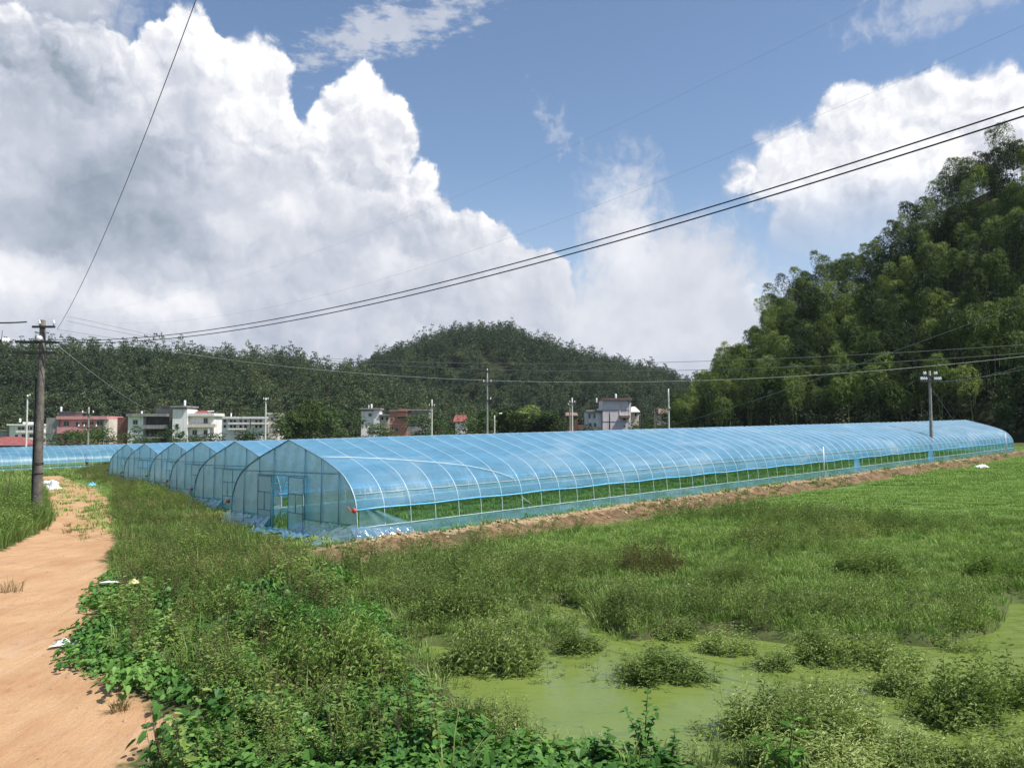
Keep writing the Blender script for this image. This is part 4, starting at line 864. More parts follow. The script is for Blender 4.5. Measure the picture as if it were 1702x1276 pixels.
def both(*fs): return lambda x, y, r: np.logical_and.reduce([f(x, y, r) for f in fs])
dry = lambda m: (lambda x, y, r: pdist(POND, x, y) < m + 0.22 * wob(x, y, 2.1, 3))

# ------------------------------------------------------------------ ground cover
VINE = poly([(125, 1112), (138, 1050), (170, 975), (210, 950), (300, 1010), (360, 1060), (420, 985), (480, 960), (560, 960), (620, 1030), (655, 1110), (690, 1170), (750, 1215), (850, 1250), (1000, 1268), (1130, 1274), (1180, 1330), (180, 1330), (215, 1262), (345, 1222), (262, 1166)])
BANK = poly([(190, 812), (182, 845), (205, 900), (180, 955), (200, 985), (320, 1080), (420, 1000), (520, 965), (560, 945), (480, 922), (430, 900), (395, 880), (330, 842), (290, 822), (250, 806), (185, 796), (185, 772), (150, 778), (120, 792), (165, 805)])
MARSH = poly([(560, 950), (620, 935), (800, 905), (960, 880), (1100, 862), (1300, 850), (1500, 850), (1700, 868), (2000, 900), (2000, 1000), (2000, 1040), (1680, 1080), (1540, 1100), (1400, 1090), (1330, 1095), (1110, 1080), (1060, 1075), (960, 1060), (880, 1060), (800, 1070), (690, 1100), (640, 1000), (560, 965)])
def build_cover():
    x, y, r = scatter(VINE, 46, 1, 0.0, both(off_road(-0.12), dry(-0.05)))
    patch = wob(x, y, 1.5, 2); k = (patch + r.normal(0, 0.22, len(x)) > -0.22) | ((y < 9.2) & (pdist(ROAD, x, y) < -0.3)); x, y = x[k], y[k]
    mound = (1.0 + 0.9 * sstep(wob(x, y, 0.9, 6), 0.0, 0.6)) * (1 - 0.5 * sstep(pdist(POND, x, y), -0.9, 0.0))
    merged('creeping_vines', [p_vine(i, 24 + 2 * i, 0.36, 0.20, 0.085) for i in range(5)], rows(x, y, r, 0.6, 1.15, 5, (0.7, 1.3), 0.03, hmul=mound), [M['leaf_vine'], M['stem']], 'carpet of broad heart shaped vine leaves along the edge of the track', 'ground cover')
    x, y, r = scatter(VINE, 10, 2, 0.3, both(off_road(0.25), dry(-0.45)))
    k = wob(x, y, 1.5, 2) + r.normal(0, 0.2, len(x)) < 0.05; x, y = x[k], y[k]
    merged('mixed_weeds', [p_weed(20 + i, 0.55, 9, 0.062, 0.018, 0.5, 0.028) for i in range(4)] + [p_broad(30 + i, 0.62, 5, 0.10, 0.06) for i in range(2)], rows(x, y, r, 0.7, 1.2, 6), [M['leaf_weed'], M['dry_stem']], 'mixed leafy weeds growing among the vines of the foreground bank', 'weeds')
    x, y, r = scatter(VINE, 3.5, 45, 0.2, both(off_road(0.3), dry(-0.1))); k = wob(x, y, 1.3, 9) + r.normal(0, .3, len(x)) > 0.1; x, y = x[k], y[k]
    merged('wild_grass', [p_grass(150 + i, 18, 0.46, 0.12, 0.007, 0.6) for i in range(3)], rows(x, y, r, 0.7, 1.25, 3), [M['grass_dull']], 'thin wild grass poking up through the foreground vines', 'grass')
    x, y, r = scatter(VINE, 2.2, 46, 0.3, both(off_road(0.3), dry(-0.1)))
    merged('dry_stalks', [p_weed(160 + i, 0.75, 3, 0.05, 0.012, 0.5, 0.09, 8) for i in range(3)], rows(x, y, r, 0.7, 1.25, 3), [M['grass_dry'], M['dry_stem']], 'dry brown stalks and seed heads among the foreground weeds', 'weeds')
    # track side bank
    x, y, r = scatter(BANK, 17, 3, 0.0, off_road(-0.05))
    merged('bank_grass', [p_grass(40 + i, 28, 0.30, 0.20, 0.008, 0.7) for i in range(5)], rows(x, y, r, 0.7, 1.25, 5, hmul=0.55 + 0.75 * sstep(wob(x, y, 0.9, 8), -.5, .6)), [M['grass_dull']], 'rough grass on the bank between the dirt track and the tunnel gables', 'grass')
    x, y, r = scatter(BANK, 4, 44, 0.1, off_road(0.0)); k = wob(x, y, 1.0, 12) + r.normal(0, .3, len(x)) > 0.35; x, y = x[k], y[k]
    merged('dry_bank_grass', [p_grass(46 + i, 22, 0.46, 0.15, 0.006, 0.6) for i in range(3)], rows(x, y, r, 0.7, 1.3, 3), [M['grass_dry']], 'straw coloured dry grass stalks mixed into the bank beside the track', 'grass')
    x, y, r = scatter(BANK, 15, 4, 0.1, off_road(0.0))
    k = wob(x, y, 0.8, 1) + r.normal(0, 0.3, len(x)) > -0.20; x, y = x[k], y[k]
    merged('bank_weeds', [p_weed(50 + i, 0.6, 7, 0.075, 0.02, 0.45) for i in range(4)] + [p_weed(56, 0.65, 6, 0.07, 0.018, 0.4, 0.05, 6)], rows(x, y, r, 0.7, 1.25, 5), [M['leaf_weed'], M['dry_stem']], 'leafy weeds standing in the grass of the track side bank', 'weeds')
    # left of the track
    LEFT = poly([(-700, 792), (30, 782), (68, 790), (75, 812), (72, 838), (82, 868), (50, 890), (0, 912), (-200, 960), (-700, 980)])
    x, y, r = scatter(LEFT, 13, 5, 0.0, off_road(-0.05)); k = x > -30; x, y = x[k], y[k]
    merged('track_side_grass', [p_grass(60 + i, 28, 0.60, 0.25, 0.009, 0.7) for i in range(4)], rows(x, y, r, 0.7, 1.25, 4), [M['grass_dull']], 'tall rough grass around the dark pole left of the track', 'grass')
    x, y, r = scatter(LEFT, 5, 6, 0.1); k = x > -30; x, y = x[k], y[k]
    merged('track_side_weeds', [p_weed(70 + i, 0.8, 8, 0.10, 0.028, 0.5) for i in range(3)] + [p_broad(75, 0.7)], rows(x, y, r, 0.7, 1.4, 4), [M['leaf_weed'], M['dry_stem']], 'bushy weeds at the left edge beyond the track', 'weeds')
    # marsh weeds behind the pond
    ditch = lambda x, y, r: (-x + y) * 0.70711 < 16.7 + 0.5 * wob(x, y, 1.1, 3)
    x, y, r = scatter(MARSH, 13, 7, 0.0, both(dry(0.02), ditch)); k = x < 20; x, y = x[k], y[k]; cl = sstep(wob(x, y, 0.75, 4), -0.25, 0.55)
    k = r.random(len(x)) < 0.35 + 0.65 * cl; x, y, cl = x[k], y[k], cl[k]
    merged('marsh_weeds', [p_weed(80 + i, 0.34, 7, 0.075, 0.017, 0.6) for i in range(5)], rows(x, y, r, 0.7, 1.25, 5, hmul=0.75 + 1.1 * cl), [M['leaf_marsh'], M['stem']], 'fine leaved marsh weeds spreading between the pond and the grass field', 'weeds')
    x, y, r = scatter(MARSH, 16, 8, 0.0, both(dry(0.08), ditch)); k = x < 20; x, y = x[k], y[k]
    merged('marsh_grass', [p_grass(90 + i, 30, 0.20, 0.20, 0.007, 0.7) for i in range(5)], rows(x, y, r, 0.7, 1.2, 5), [M['grass']], 'soft green marsh grass along the far side of the pond', 'grass')
    # broad meadow
    x, y, r = scatter(np.array([(-4.0, 16.0), (8, 13), (24, 15), (75, 38), (112, 95), (64, 110)]), 15, 9)
    u = (-x + y) * 0.70711; k = (u < 16.7 + 0.7 * wob(x, y, 0.9, 7)) & (u > -26) & (pdist(MARSH, x, y) < 0.4) & (y > 15) & (r.random(len(x)) < np.where(y > 38, 0.55, 1.0)); x, y = x[k], y[k]
    merged('meadow_grass', [p_grass(100 + i, 34, 0.095, 0.26, 0.009, 0.8) for i in range(5)], rows(x, y, r, 0.8, 1.3, 5, (0.6, 1.2), smul=1 + sstep(y, 30, 60) * 0.9), [M['grass']], 'even bright green grass of the open field on the right', 'grass')
    # between the tunnels and on the far flats
    xs, ys = [], []; r = np.random.default_rng(10)
    uu = r.uniform(19.4, 80, 15000); vv = r.uniform(10, 96, 15000); k = (uu < 31) | (r.random(15000) < 0.35); uu, vv = uu[k], vv[k]
    k = (uu > 19.7) | (r.random(len(uu)) < 0.35); uu, vv = uu[k], vv[k]
    x, y = (vv - uu) * 0.70711, (vv + uu) * 0.70711; k = pdist(BANK, x, y) < 0; x, y = x[k], y[k]
    merged('tunnel_grass', [p_grass(110 + i, 22, 0.20, 0.30, 0.014, 0.7) for i in range(4)], rows(x, y, r, 0.8, 1.5, 4, (0.5, 1.0)), [M['grass']], 'short rough grass growing inside and between the film tunnels', 'grass')
    n = 7000; x = r.uniform(-95, -24, n); y = r.uniform(34, 100, n); u = (-x + y) * 0.70711; k = (pdist(ROAD, x, y) < -0.2) & (u > 76) & (u < 110) | (x < -27) & (pdist(ROAD, x, y) < -0.3) & (u < 110) & (y < 0.9 * -x * 1.9 + 3) & (x / y < -0.455); x, y = x[k], y[k]
    merged('field_grass', [p_grass(120 + i, 26, 0.34, 0.40, 0.018, 0.6) for i in range(4)], rows(x, y, r, 0.8, 1.6, 4, (0.5, 1.1)), [M['grass_dull']], 'rough grass field in front of the sideways blue tunnel', 'grass')
    # stray tufts along the ditch bank and on the track
    vv = r.uniform(9, 95, 1500); uu = r.normal(18.2, 1.0, 1500); x, y = (vv - uu) * 0.70711, (vv + uu) * 0.70711; k = (wob(x, y, 1.1, 13) > 0.05); x, y = x[k], y[k]
    merged('ditch_grass', [p_grass(130 + i, 18, 0.18, 0.14, 0.009, 0.6) for i in range(4)], rows(x, y, r, 0.6, 1.2, 4), [M['grass_dull']], 'sparse grass tufts along the muddy ditch bank', 'grass')
    EDGE = poly([(130, 905), (192, 850), (175, 835), (140, 845), (120, 870), (135, 895)])
    x, y, r2 = scatter(EDGE, 14, 14); k = wob(x, y, 1.6, 3) > -0.1; x, y = x[k], y[k]
    merged('track_grass', [p_grass(140 + i, 20, 0.13, 0.16, 0.006, 0.8) for i in range(3)], rows(x, y, r2, 0.6, 1.2, 3), [M['grass_dull']], 'low grass creeping onto the right side of the track', 'grass')
build_cover()

# ------------------------------------------------------------------ weed clumps standing in the pond and field: each a thing of its own
def clump_mesh(seed, rad, h, n, ll, lw, stems=4, shape=0.5, gap=0.04):
    r = random.Random(seed); L = PB(); lobes = [(0, 0, rad * .72, 1.0)]
    for i in range(r.randint(4, 6)):
        a = r.uniform(0, 6.283); q = rad * r.uniform(.35, .75); lobes.append((math.cos(a) * q, math.sin(a) * q * .8, rad * r.uniform(.28, .5), r.uniform(.45, 1.0)))
    wts = [l[2] ** 2 for l in lobes]
    for _ in range(n):
        l = r.choices(lobes, wts)[0]; a = r.uniform(0, 6.283); t = math.sqrt(r.random()); q = l[2] * t
        k = l[3] * max(0.45, (1 - t * t) ** shape) * r.uniform(0.6, 1.2)
        add_weed(L, r, Vector((l[0] + math.cos(a) * q, l[1] + math.sin(a) * q * 0.85, -0.03)), h * k, stems, ll * r.uniform(.7, 1.2), lw * r.uniform(.8, 1.2), 0.5 if t < .7 else 0.9, gap=gap * r.uniform(.8, 1.4))
    for _ in range(max(4, n // 7)):
        a = r.uniform(0, 6.283); q = rad * math.sqrt(r.random()); add_weed(L, r, Vector((math.cos(a) * q, math.sin(a) * q * .8, 0)), h * r.uniform(.9, 1.35) * (1 - .5 * q / rad), 1, ll * 1.1, lw * .9, .3, gap=gap * 1.5)
    return L.arr()
CP = {}; STRAY = []
def clump(px, py, wpx, top, label, kind='marsh', leaf='leaf_marsh', hs=1.0, group='weed clumps in the pond', dx=0.0, seed=0):
    g_ = plane_pt(px, py); Y = g_[1]; w = wpx * 1.05 / 1360 * Y; hgt = max(0.32, (py - top) / 1360 * Y - 0.30 * w * (3.2 / Y)) * hs; c = (g_[0], Y + 0.38 * w)
    STRAY.append((c[0], c[1], w)) if Y < 17 else None
    key = (kind, leaf, seed, round(w, 1), px)
    if key not in CP:
        n = int(np.clip(50 * (w / 1.2) ** 1.8, 14, 160)); ll, lw, gp = {'marsh': (0.105, 0.024, 0.030), 'fine': (0.075, 0.015, 0.034), 'bushy': (0.11, 0.036, 0.030)}[kind]
        V, F, Mi = clump_mesh(300 + seed + px, w / 2, 0.6, n, ll, lw, 5, 0.5, gp); V[:, 2] *= hgt / 0.6 * 1.15
        CP[key] = fast_mesh('weed_clump', V, F, [M[leaf], M['stem']], Mi, attrs={'tint': np.full(len(V), 0.45 + 0.3 * random.Random(px + 1).random())})
    z = float(ground(np.array([c[0]]), np.array([c[1]]))[0]); z = max(z, -0.16) if Y < 24 else z
    o = link('weed_clump', CP[key]); o.location = (c[0], c[1], z - 0.02); o.rotation_euler = (0, 0, random.Random(px).uniform(-0.4, 0.4)); tag(o, label, 'weeds', group)
for a in [(828, 1118, 215, 985, 'largest round weed clump in the pond, left of the open green water'), (735, 1046, 150, 930, 'dark based weed clump at the left corner of the pond'), (955, 1076, 95, 1008, 'small weed clump at the right tail of the largest round one'),
          (1108, 1128, 175, 1048, 'weed island in mid pond with a low sprig trailing left', 'marsh'), (1215, 1074, 95, 1008, 'tight tall weed tuft behind the mid pond island, right one'), (1150, 1052, 80, 1000, 'little weed tuft behind the mid pond island, left one'),
          (1058, 1036, 140, 958, 'grassy weed mass at the far tip of the narrow water arm', 'fine'), (1302, 1098, 70, 1050, 'slim weed tuft on the left end of the long right island'), (1385, 1092, 130, 1010, 'weed clump at the left half of the long right island'), (1482, 1100, 150, 1008, 'dark leaved weed clump at the middle of the long right island'),
          (1520, 1148, 120, 1060, 'weed clump hanging over the water at the near end of the long right island'), (1235, 1215, 130, 1110, 'weed clump throwing its shadow on the water, left of the near right thicket'), (1340, 1235, 190, 1095, 'tallest weed clump of the near right thicket'), (1440, 1225, 160, 1120, 'yellowish weed clump right of the tallest one in the near thicket'),
          (1300, 1275, 170, 1170, 'weed clump behind the bright sapling at the lower edge', 'marsh'), (1440, 1290, 210, 1190, 'broad weed clump low in the near right thicket', 'marsh'), (1580, 1285, 190, 1180, 'weed clump filling the lower right near the picture corner', 'marsh'), (1645, 1200, 170, 1060, 'tall weed clump at the right border above the corner'), (1705, 1165, 120, 1040, 'weed clump cut by the right border beside the water'), (1700, 1290, 170, 1160, 'weed clump in the very corner at lower right'),
          (1540, 1240, 130, 1180, 'low weed clump between the near thicket and the right border clumps'), (1400, 1165, 150, 1085, 'weed clump bridging the long island and the near thicket', 'fine'), (1605, 1068, 60, 1052, 'tiny sprig lying on the open water at right', 'fine')]:
    clump(*a[:5], kind=a[5] if len(a) > 5 else 'marsh')
for a in [(820, 1222, 150, 1142, 'yellow green feathery weed clump on the near left shore of the pond', 'fine', 'leaf_marsh', 3), (1092, 962, 160, 885, 'rusty brown weed clump at the edge of the grass field', 'fine', 'leaf_rust', 4), (960, 955, 170, 905, 'dull green weed clump left of the rusty brown one', 'fine', 'leaf_marsh', 5), (1275, 905, 100, 858, 'small brownish weed clump in the field above the marsh', 'fine', 'leaf_rust', 6),
          (1425, 905, 150, 858, 'olive weed clump amid the field above the marsh', 'fine', 'leaf_marsh', 7), (1480, 975, 170, 905, 'pale yellow weed clump with drooping leaves behind the right water', 'marsh', 'leaf_marsh', 8), (1680, 970, 110, 890, 'dark weed clump at the right border by the field', 'marsh', 'leaf_weed', 9), (1240, 985, 150, 920, 'grey green weed clump between the rusty and the pale yellow clumps', 'fine', 'leaf_marsh', 10),
          (700, 1010, 130, 930, 'weed clump on the shore left of the dark based pond clump', 'fine', 'leaf_marsh', 11), (230, 838, 75, 806, 'dark bushy weed beside the pale board on the bank', 'bushy', 'leaf_weed', 12), (262, 885, 60, 850, 'brown tinged weed clump low on the track side bank', 'fine', 'leaf_rust', 13), (330, 935, 90, 880, 'weed clump on the bank facing the nearest gable', 'bushy', 'leaf_weed', 14)]:
    clump(*a[:5], kind=a[5], leaf=a[6], seed=a[7], group='weed clumps on the shore and bank')
def big_bush(px, py, wpx, top, label, seed, leaf, kind):
    clump(px, py, wpx, top, label, kind=kind, leaf=leaf, seed=seed, group='leafy bushes of the foreground bank')
for a in [(585, 1170, 195, 1015, 'tall leafy bush at the left shore of the pond', 21, 'leaf_weed', 'bushy'), (470, 1180, 200, 1030, 'leafy bush left of the tall one, its foot in shade', 22, 'leaf_weed', 'bushy'), (385, 1175, 150, 1060, 'brown stemmed bush behind the vine carpet', 23, 'leaf_weed', 'fine'), (450, 1085, 190, 985, 'lush green bush halfway up the bank', 24, 'leaf_vine', 'bushy'),
          (560, 1090, 170, 990, 'green bush right of the lush one on the bank', 25, 'leaf_vine', 'bushy'), (350, 1040, 130, 960, 'small bush at the top of the vine slope', 26, 'leaf_weed', 'bushy'), (470, 985, 130, 920, 'weedy bush below the loose plastic of the nearest tunnel', 27, 'leaf_weed', 'fine'), (640, 1010, 140, 940, 'marsh bush between the bank and the muddy ditch', 28, 'leaf_marsh', 'fine')]:
    big_bush(*a)
def strays():
    r = np.random.default_rng(61); P = []
    for cx, cyy, w in STRAY:
        for _ in range(int(8 + 7 * w)):
            a = r.uniform(0, 6.283); q = w * (0.42 + abs(r.normal(0, .11))); P.append((cx + math.cos(a) * q, cyy + math.sin(a) * q * .8))
    P = np.array(P); z = np.maximum(ground(P[:, 0], P[:, 1]), -0.17); n = len(P)
    merged('pond_sprigs', [p_weed(170 + i, 0.30, 2 + i % 3, 0.085, 0.019, 0.9, .034) for i in range(5)], np.stack([P[:, 0], P[:, 1], z, r.uniform(.5, 1.15, n), r.uniform(.5, 1.2, n), r.uniform(0, 6.28, n), r.integers(0, 5, n)], 1), [M['leaf_marsh'], M['stem']], 'loose sprigs straggling in the green water around the weed clumps', 'weeds')
strays()
def shore():
    r = np.random.default_rng(63); n = 26000; x = r.uniform(-6, 20, n); y = r.uniform(6, 26, n); pd = pdist(POND, x, y); k = (pd > -0.75) & (pd < 0.06 + 0.15 * wob(x, y, 2.3, 4)) & (pdist(ROAD, x, y) < 0); x, y = x[k], y[k]; k = r.random(len(x)) < 0.42; x, y = x[k], y[k]
    merged('shore_weeds', [p_weed(180 + i, 0.26, 5, 0.075, 0.017, 0.8, .034) for i in range(4)] + [p_grass(185 + i, 24, 0.24, 0.16, 0.007, 0.8) for i in range(2)], rows(x, y, r, 0.6, 1.2, 6, (0.6, 1.2)), [M['leaf_marsh'], M['stem']], 'low weeds and grass fringing the muddy edge of the green pond', 'weeds')
shore()
def sapling(px, py, h, label, leaf, seed, l=0.2, w=0.10, stems=3, vine=False):
    g_ = plane_pt(px, py); t = empty('sapling', (g_[0], g_[1], float(ground(np.array([g_[0]]), np.array([g_[1]]))[0])), label, 'sapling')
    r = random.Random(seed); P = PB(); S = MB()
    for s_ in range(stems):
        a = s_ * 2.1 + r.random(); o = Vector((math.cos(a), math.sin(a), 0)); ln = 0.12 if s_ == 0 else 0.4; hh = h * (1 if s_ == 0 else 0.7)
        f = lambda q: o * (0.03 + ln * hh * q * q) + UPV * hh * q
        S.tube([f(q) for q in np.linspace(0, 1, 6)], [0.010 * (1.2 - q) for q in np.linspace(0, 1, 6)], 5); b = a
        for i in range(12):
            q = 0.3 + 0.7 * i / 11; b += 2.3; d = Vector((math.cos(b), math.sin(b), r.uniform(-0.35, 0.35))).normalized(); nn = (UPV + rv(r) * .25).normalized(); nn = (nn - d * nn.dot(d)).normalized(); k = r.uniform(.7, 1.1) * (1.15 - .5 * q)
            (P.heart if vine else P.leaf)(f(q), d, nn, l * k, w * k)
    V, F, Mi = P.arr(); link('leaves', fast_mesh('leaves', V, F, [M[leaf]]), t); S.build('stem', M['stem'], t)
sapling(1305, 1300, 0.62, 'bright yellow green broad leaved sapling at the bottom edge', 'leaf_bright', 1, 0.26, 0.11, 3)
sapling(1070, 1262, 0.62, 'vine covered young stem rising at the bottom before the green water', 'leaf_vine', 2, 0.11, 0.10, 4, True)
sapling(1000, 1280, 0.36, 'broad leaved young plant at the bottom left of the vine covered stem', 'leaf_vine', 3, 0.12, 0.10, 5, True)
sapling(1110, 1290, 0.40, 'broad leaved young plant at the bottom right of the vine covered stem', 'leaf_vine', 4, 0.12, 0.10, 5, True)
sapling(625, 1150, 0.5, 'light green sprout poking out of the bush at the left shore', 'leaf_bright', 5, 0.13, 0.07, 4)
def dead_tuft(px, py, s, label):
    g_ = plane_pt(px, py); V, F, Mi = p_grass(900 + px, 60, 0.28 * s, 0.16 * s, 0.005, 1.0); o = link('dry_tuft', fast_mesh('dry_tuft', V, F, [M['grass_dry']])); o.location = (g_[0], g_[1], gz(*g_)); tag(o, label, 'grass tuft', 'dry tufts on the track')
dead_tuft(20, 978, 1.2, 'dry straw coloured tuft alone on the bare track at left'); dead_tuft(112, 882, 0.9, 'withered tuft on the track just past the dark pole'); dead_tuft(200, 1178, 0.6, 'small withered tuft on the bare soil below the vine carpet'); dead_tuft(112, 872, 0.7, 'reddish dead weed on the track beside the withered tuft')

# ------------------------------------------------------------------ litter and small things
def sheet(name, px, py, w, d, h, mt, label, cat, seed, rz=0.3, dz=0.0):
    g_ = plane_pt(px, py); r = random.Random(seed); ph = [r.uniform(0, 6) for _ in range(4)]
    def f(a, b):
        x = (a - .5) * w * (1 + .18 * math.sin(b * 7 + ph[0])); y = (b - .5) * d * (1 + .22 * math.sin(a * 6 + ph[1])); e = 16 * a * (1 - a) * b * (1 - b)
        return (x, y, h * e ** 0.6 * (0.75 + 0.35 * math.sin(a * 13 + b * 9 + ph[2])) + 0.02 * math.sin(a * 31 + b * 23 + ph[3]) * h * 5 * 0.3 + 0.02)
    m = MB(); m.grid(f, 22, 18); o = m.build(name, M[mt]); o.location = (g_[0], g_[1], gz(*g_) + dz); o.rotation_euler = (0, 0, rz); return tag(o, label, cat)
sheet('sack', 88, 812, 0.9, 0.8, 0.62, 'white_plastic', 'white plastic sack slumped upright on the track beside the dark pole', 'sack', 1)
sheet('sack', 82, 803, 1.3, 0.8, 0.25, 'white_plastic', 'flat white sack lying behind the slumped sack', 'sack', 2)
sheet('plastic_bag', 108, 1070, 0.32, 0.26, 0.08, 'white_plastic', 'crumpled white plastic bag on the track by the vine leaves', 'plastic bag', 3, 0.2)
sheet('plastic_bag', 153, 807, 0.5, 0.4, 0.26, 'roller', 'bright blue plastic bag in the grass beside the track bend', 'plastic bag', 4)
sheet('plastic_bag', 41, 885, 0.5, 0.3, 0.08, 'white_plastic', 'dirty white scrap of plastic at the track edge by the left weeds', 'plastic bag', 5)
sheet('plastic_bag', 222, 990, 0.17, 0.14, 0.08, 'yellow', 'pale yellow crumpled bag between the track and the bank grass', 'plastic bag', 6, 0.3, 0.22)
sheet('plastic_strip', 182, 992, 0.34, 0.035, 0.03, 'white_plastic', 'thin white plastic strip lying across the vine leaves', 'plastic strip', 7, 0.15, 0.26)
sheet('board', 216, 850, 1.5, 0.45, 0.10, 'board', 'pale weathered board lying at the right edge of the track', 'board', 8, -0.5)
sheet('plastic_bag', 1632, 778, 0.9, 0.5, 0.22, 'white_plastic', 'white scrap of plastic alone on the far green field', 'plastic bag', 9)
g_ = plane_pt(12, 848); m = MB(); m.tube([(0, 0, -0.1), (0.03, 0, 0.9), (0.10, 0, 1.85)], [0.03, 0.026, 0.02], 7); o = m.build('stake', M['bark']); o.location = (g_[0], g_[1], gz(*g_)); tag(o, 'dark wooden stake leaning in the tall grass at the left edge', 'stake')
def stones():
    r = np.random.default_rng(21); P = PB(); n = 5200; x = r.uniform(-22, -2.5, n); y = r.uniform(7, 34, n); k = pdist(ROAD, x, y) > 0.02; x, y = x[k], y[k]; z = ground(x, y); rr = random.Random(2)
    for a, b, c in zip(x, y, z):
        s = 0.006 + 0.030 * rr.random() ** 5; q = [Vector((a, b, c)) + Vector((rr.uniform(.7, 1.3) * s * dx, rr.uniform(.7, 1.3) * s * dy, s * dz * .7)) for dx, dy, dz in ((1, 0, 0), (-1, 0, 0), (0, 1, 0), (0, -1, 0), (0, 0, 1))]
        i = len(P.V); P.V += q; P.F += [(i, i + 2, i + 4), (i + 2, i + 1, i + 4), (i + 1, i + 3, i + 4), (i + 3, i, i + 4)]; P.M += [0] * 4
    V, F, Mi = P.arr(); tag(link('gravel', fast_mesh('gravel', V, F, [M['pebble']])), 'scattered pebbles and clods on the ochre track', 'gravel', kind='stuff')
def clods():
    r = np.random.default_rng(22); n = 5200; vv = r.uniform(9.5, 112, n); uu = 18.85 + r.normal(0, 0.30, n); x, y = (vv - uu) * 0.70711, (vv + uu) * 0.70711; z = ground(x, y); s = 0.015 + 0.075 * r.random(n) ** 3
    D = np.array([(1, 0, 0), (-.8, .2, 0), (.1, 1, 0), (0, -1, .1), (0, .1, .8), (.6, .6, .4), (-.5, -.6, .4)], float); F0 = np.array([(0, 5, 4), (5, 2, 4), (2, 1, 4), (1, 6, 4), (6, 3, 4), (3, 0, 4), (0, 2, 5), (1, 3, 6)])
    J = D[None] * s[:, None, None] * r.uniform(.6, 1.4, (n, 7, 3)); V = J + np.stack([x, y, z], 1)[:, None]; F = (F0[None] + (np.arange(n) * 7)[:, None, None]).reshape(-1, 3)
    tag(link('clods', fast_mesh('clods', V.reshape(-1, 3), F, [M['clod']])), 'dry broken clods of earth along the ditch bank', 'earth clods', kind='stuff')
M['pebble'] = simple('pebble', (0.24, 0.145, 0.085), (0.44, 0.31, 0.21), 2, 0.9); M['clod'] = simple('clod', (0.20, 0.135, 0.075), (0.40, 0.31, 0.19), 1.2, 0.95)
stones(); clods()

# ------------------------------------------------------------------ hills
SIL_F = [(-900, 560), (-300, 572), (0, 566), (60, 572), (120, 575), (200, 578), (300, 586), (380, 585), (440, 583), (490, 588), (530, 606), (600, 612), (680, 640), (760, 665), (830, 690)]
SIL_C = [(470, 690), (540, 625), (600, 606), (625, 590), (660, 575), (700, 563), (750, 545), (800, 538), (850, 543), (900, 560), (960, 582), (1020, 598), (1080, 612), (1120, 625), (1180, 648), (1260, 680), (1340, 700)]
def sil_fn(S):
    q = [at(px, py, 1000.0) for px, py in S]; xs = [v.x / 1000 for v in q]; ts = [(v.z - CZ) / 1000 for v in q]
    return lambda rr: np.interp(rr, xs, ts)
def hill(name, S, y0, y1, treeh, xr, label):
    fn = sil_fn(S)
    def hz(x, y):
        t = np.clip((y - y0) / (y1 - y0), 0, 1.35); rr = x / np.maximum(y, 1); crest = np.maximum(fn(rr) * y1 + CZ - treeh, 0) - tilt(x, y)
        pr = np.where(t < 1, np.sin(np.minimum(t, 1) * math.pi / 2) ** 1.15, 1 - 0.5 * (t - 1)); crest = np.maximum(crest, 0)
        return tilt(x, y) - 2.5 + (crest + 2.5) * pr + np.clip(crest, 0, 25) * 0.10 * wob(x, y, 0.035, y0) * np.minimum(t, 1)
    xs = np.linspace(xr[0], xr[1], 140); ys = np.linspace(y0 - 15, y1 + (y1 - y0) * 0.3, 50); X, Y = np.meshgrid(xs, ys); i = np.arange(X.size).reshape(X.shape)
    me = fast_mesh(name, np.stack([X.ravel(), Y.ravel(), hz(X.ravel(), Y.ravel())], 1), np.stack([i[:-1, :-1], i[:-1, 1:], i[1:, 1:], i[1:, :-1]], -1).reshape(-1, 4), [M['hill_soil']], smooth=True)
    tag(link(name, me), label, 'hill', kind='structure'); return hz
HZ_F = hill('hill', SIL_F, 300, 430, 11.0, (-520, 60), 'long low wooded ridge behind the village at left')
HZ_C = hill('hill', SIL_C, 400, 640, 12.0, (-230, 330), 'rounded wooded hill in the middle distance')

def tree_fir(seed, h=10.0, R=2.0, n=300, lf=0.75, bare=0.25, cone=False):
    """mesh arrays: crown leaves (material 0) and trunk (material 1)"""
    r = random.Random(seed); P = PB()
    P.stick(Vector((0, 0, -0.5)), Vector((r.uniform(-.2, .2), r.uniform(-.2, .2), h)), 0.16, 1)
    lay = r.randint(7, 10); blobs = []
    for i in range(lay):
        t = i / (lay - 1); z = h * (bare + (1 - bare) * t); rad = R * (1 - t) ** 0.85 + 0.2 if cone else R * (1 - t ** 2.4) ** 0.6 * .95 + 0.3
        for _ in range(max(2, int(4 * (1 - t) + 2))):
            a = r.uniform(0, 6.28); blobs.append((Vector((math.cos(a), math.sin(a), 0)) * rad * r.uniform(.35, 1) + UPV * (z + r.uniform(-.4, .4)), 0.34 * R * (1 - .55 * t)))
    for _ in range(n):
        c, q = r.choice(blobs); o = rv(r).normalized(); p = c + Vector((o.x * q * 1.2, o.y * q * 1.2, o.z * q * .6)); d = (Vector((p.x, p.y, 0)).normalized() * 0.8 + rv(r) * .6 + UPV * .15).normalized()
        P.leaf(p, d, (UPV * .6 + Vector((o.x, o.y, 0)) * .6 + rv(r) * .35).normalized(), lf * r.uniform(.6, 1.2), lf * .5, 0, .1, .15)
    return P.arr()
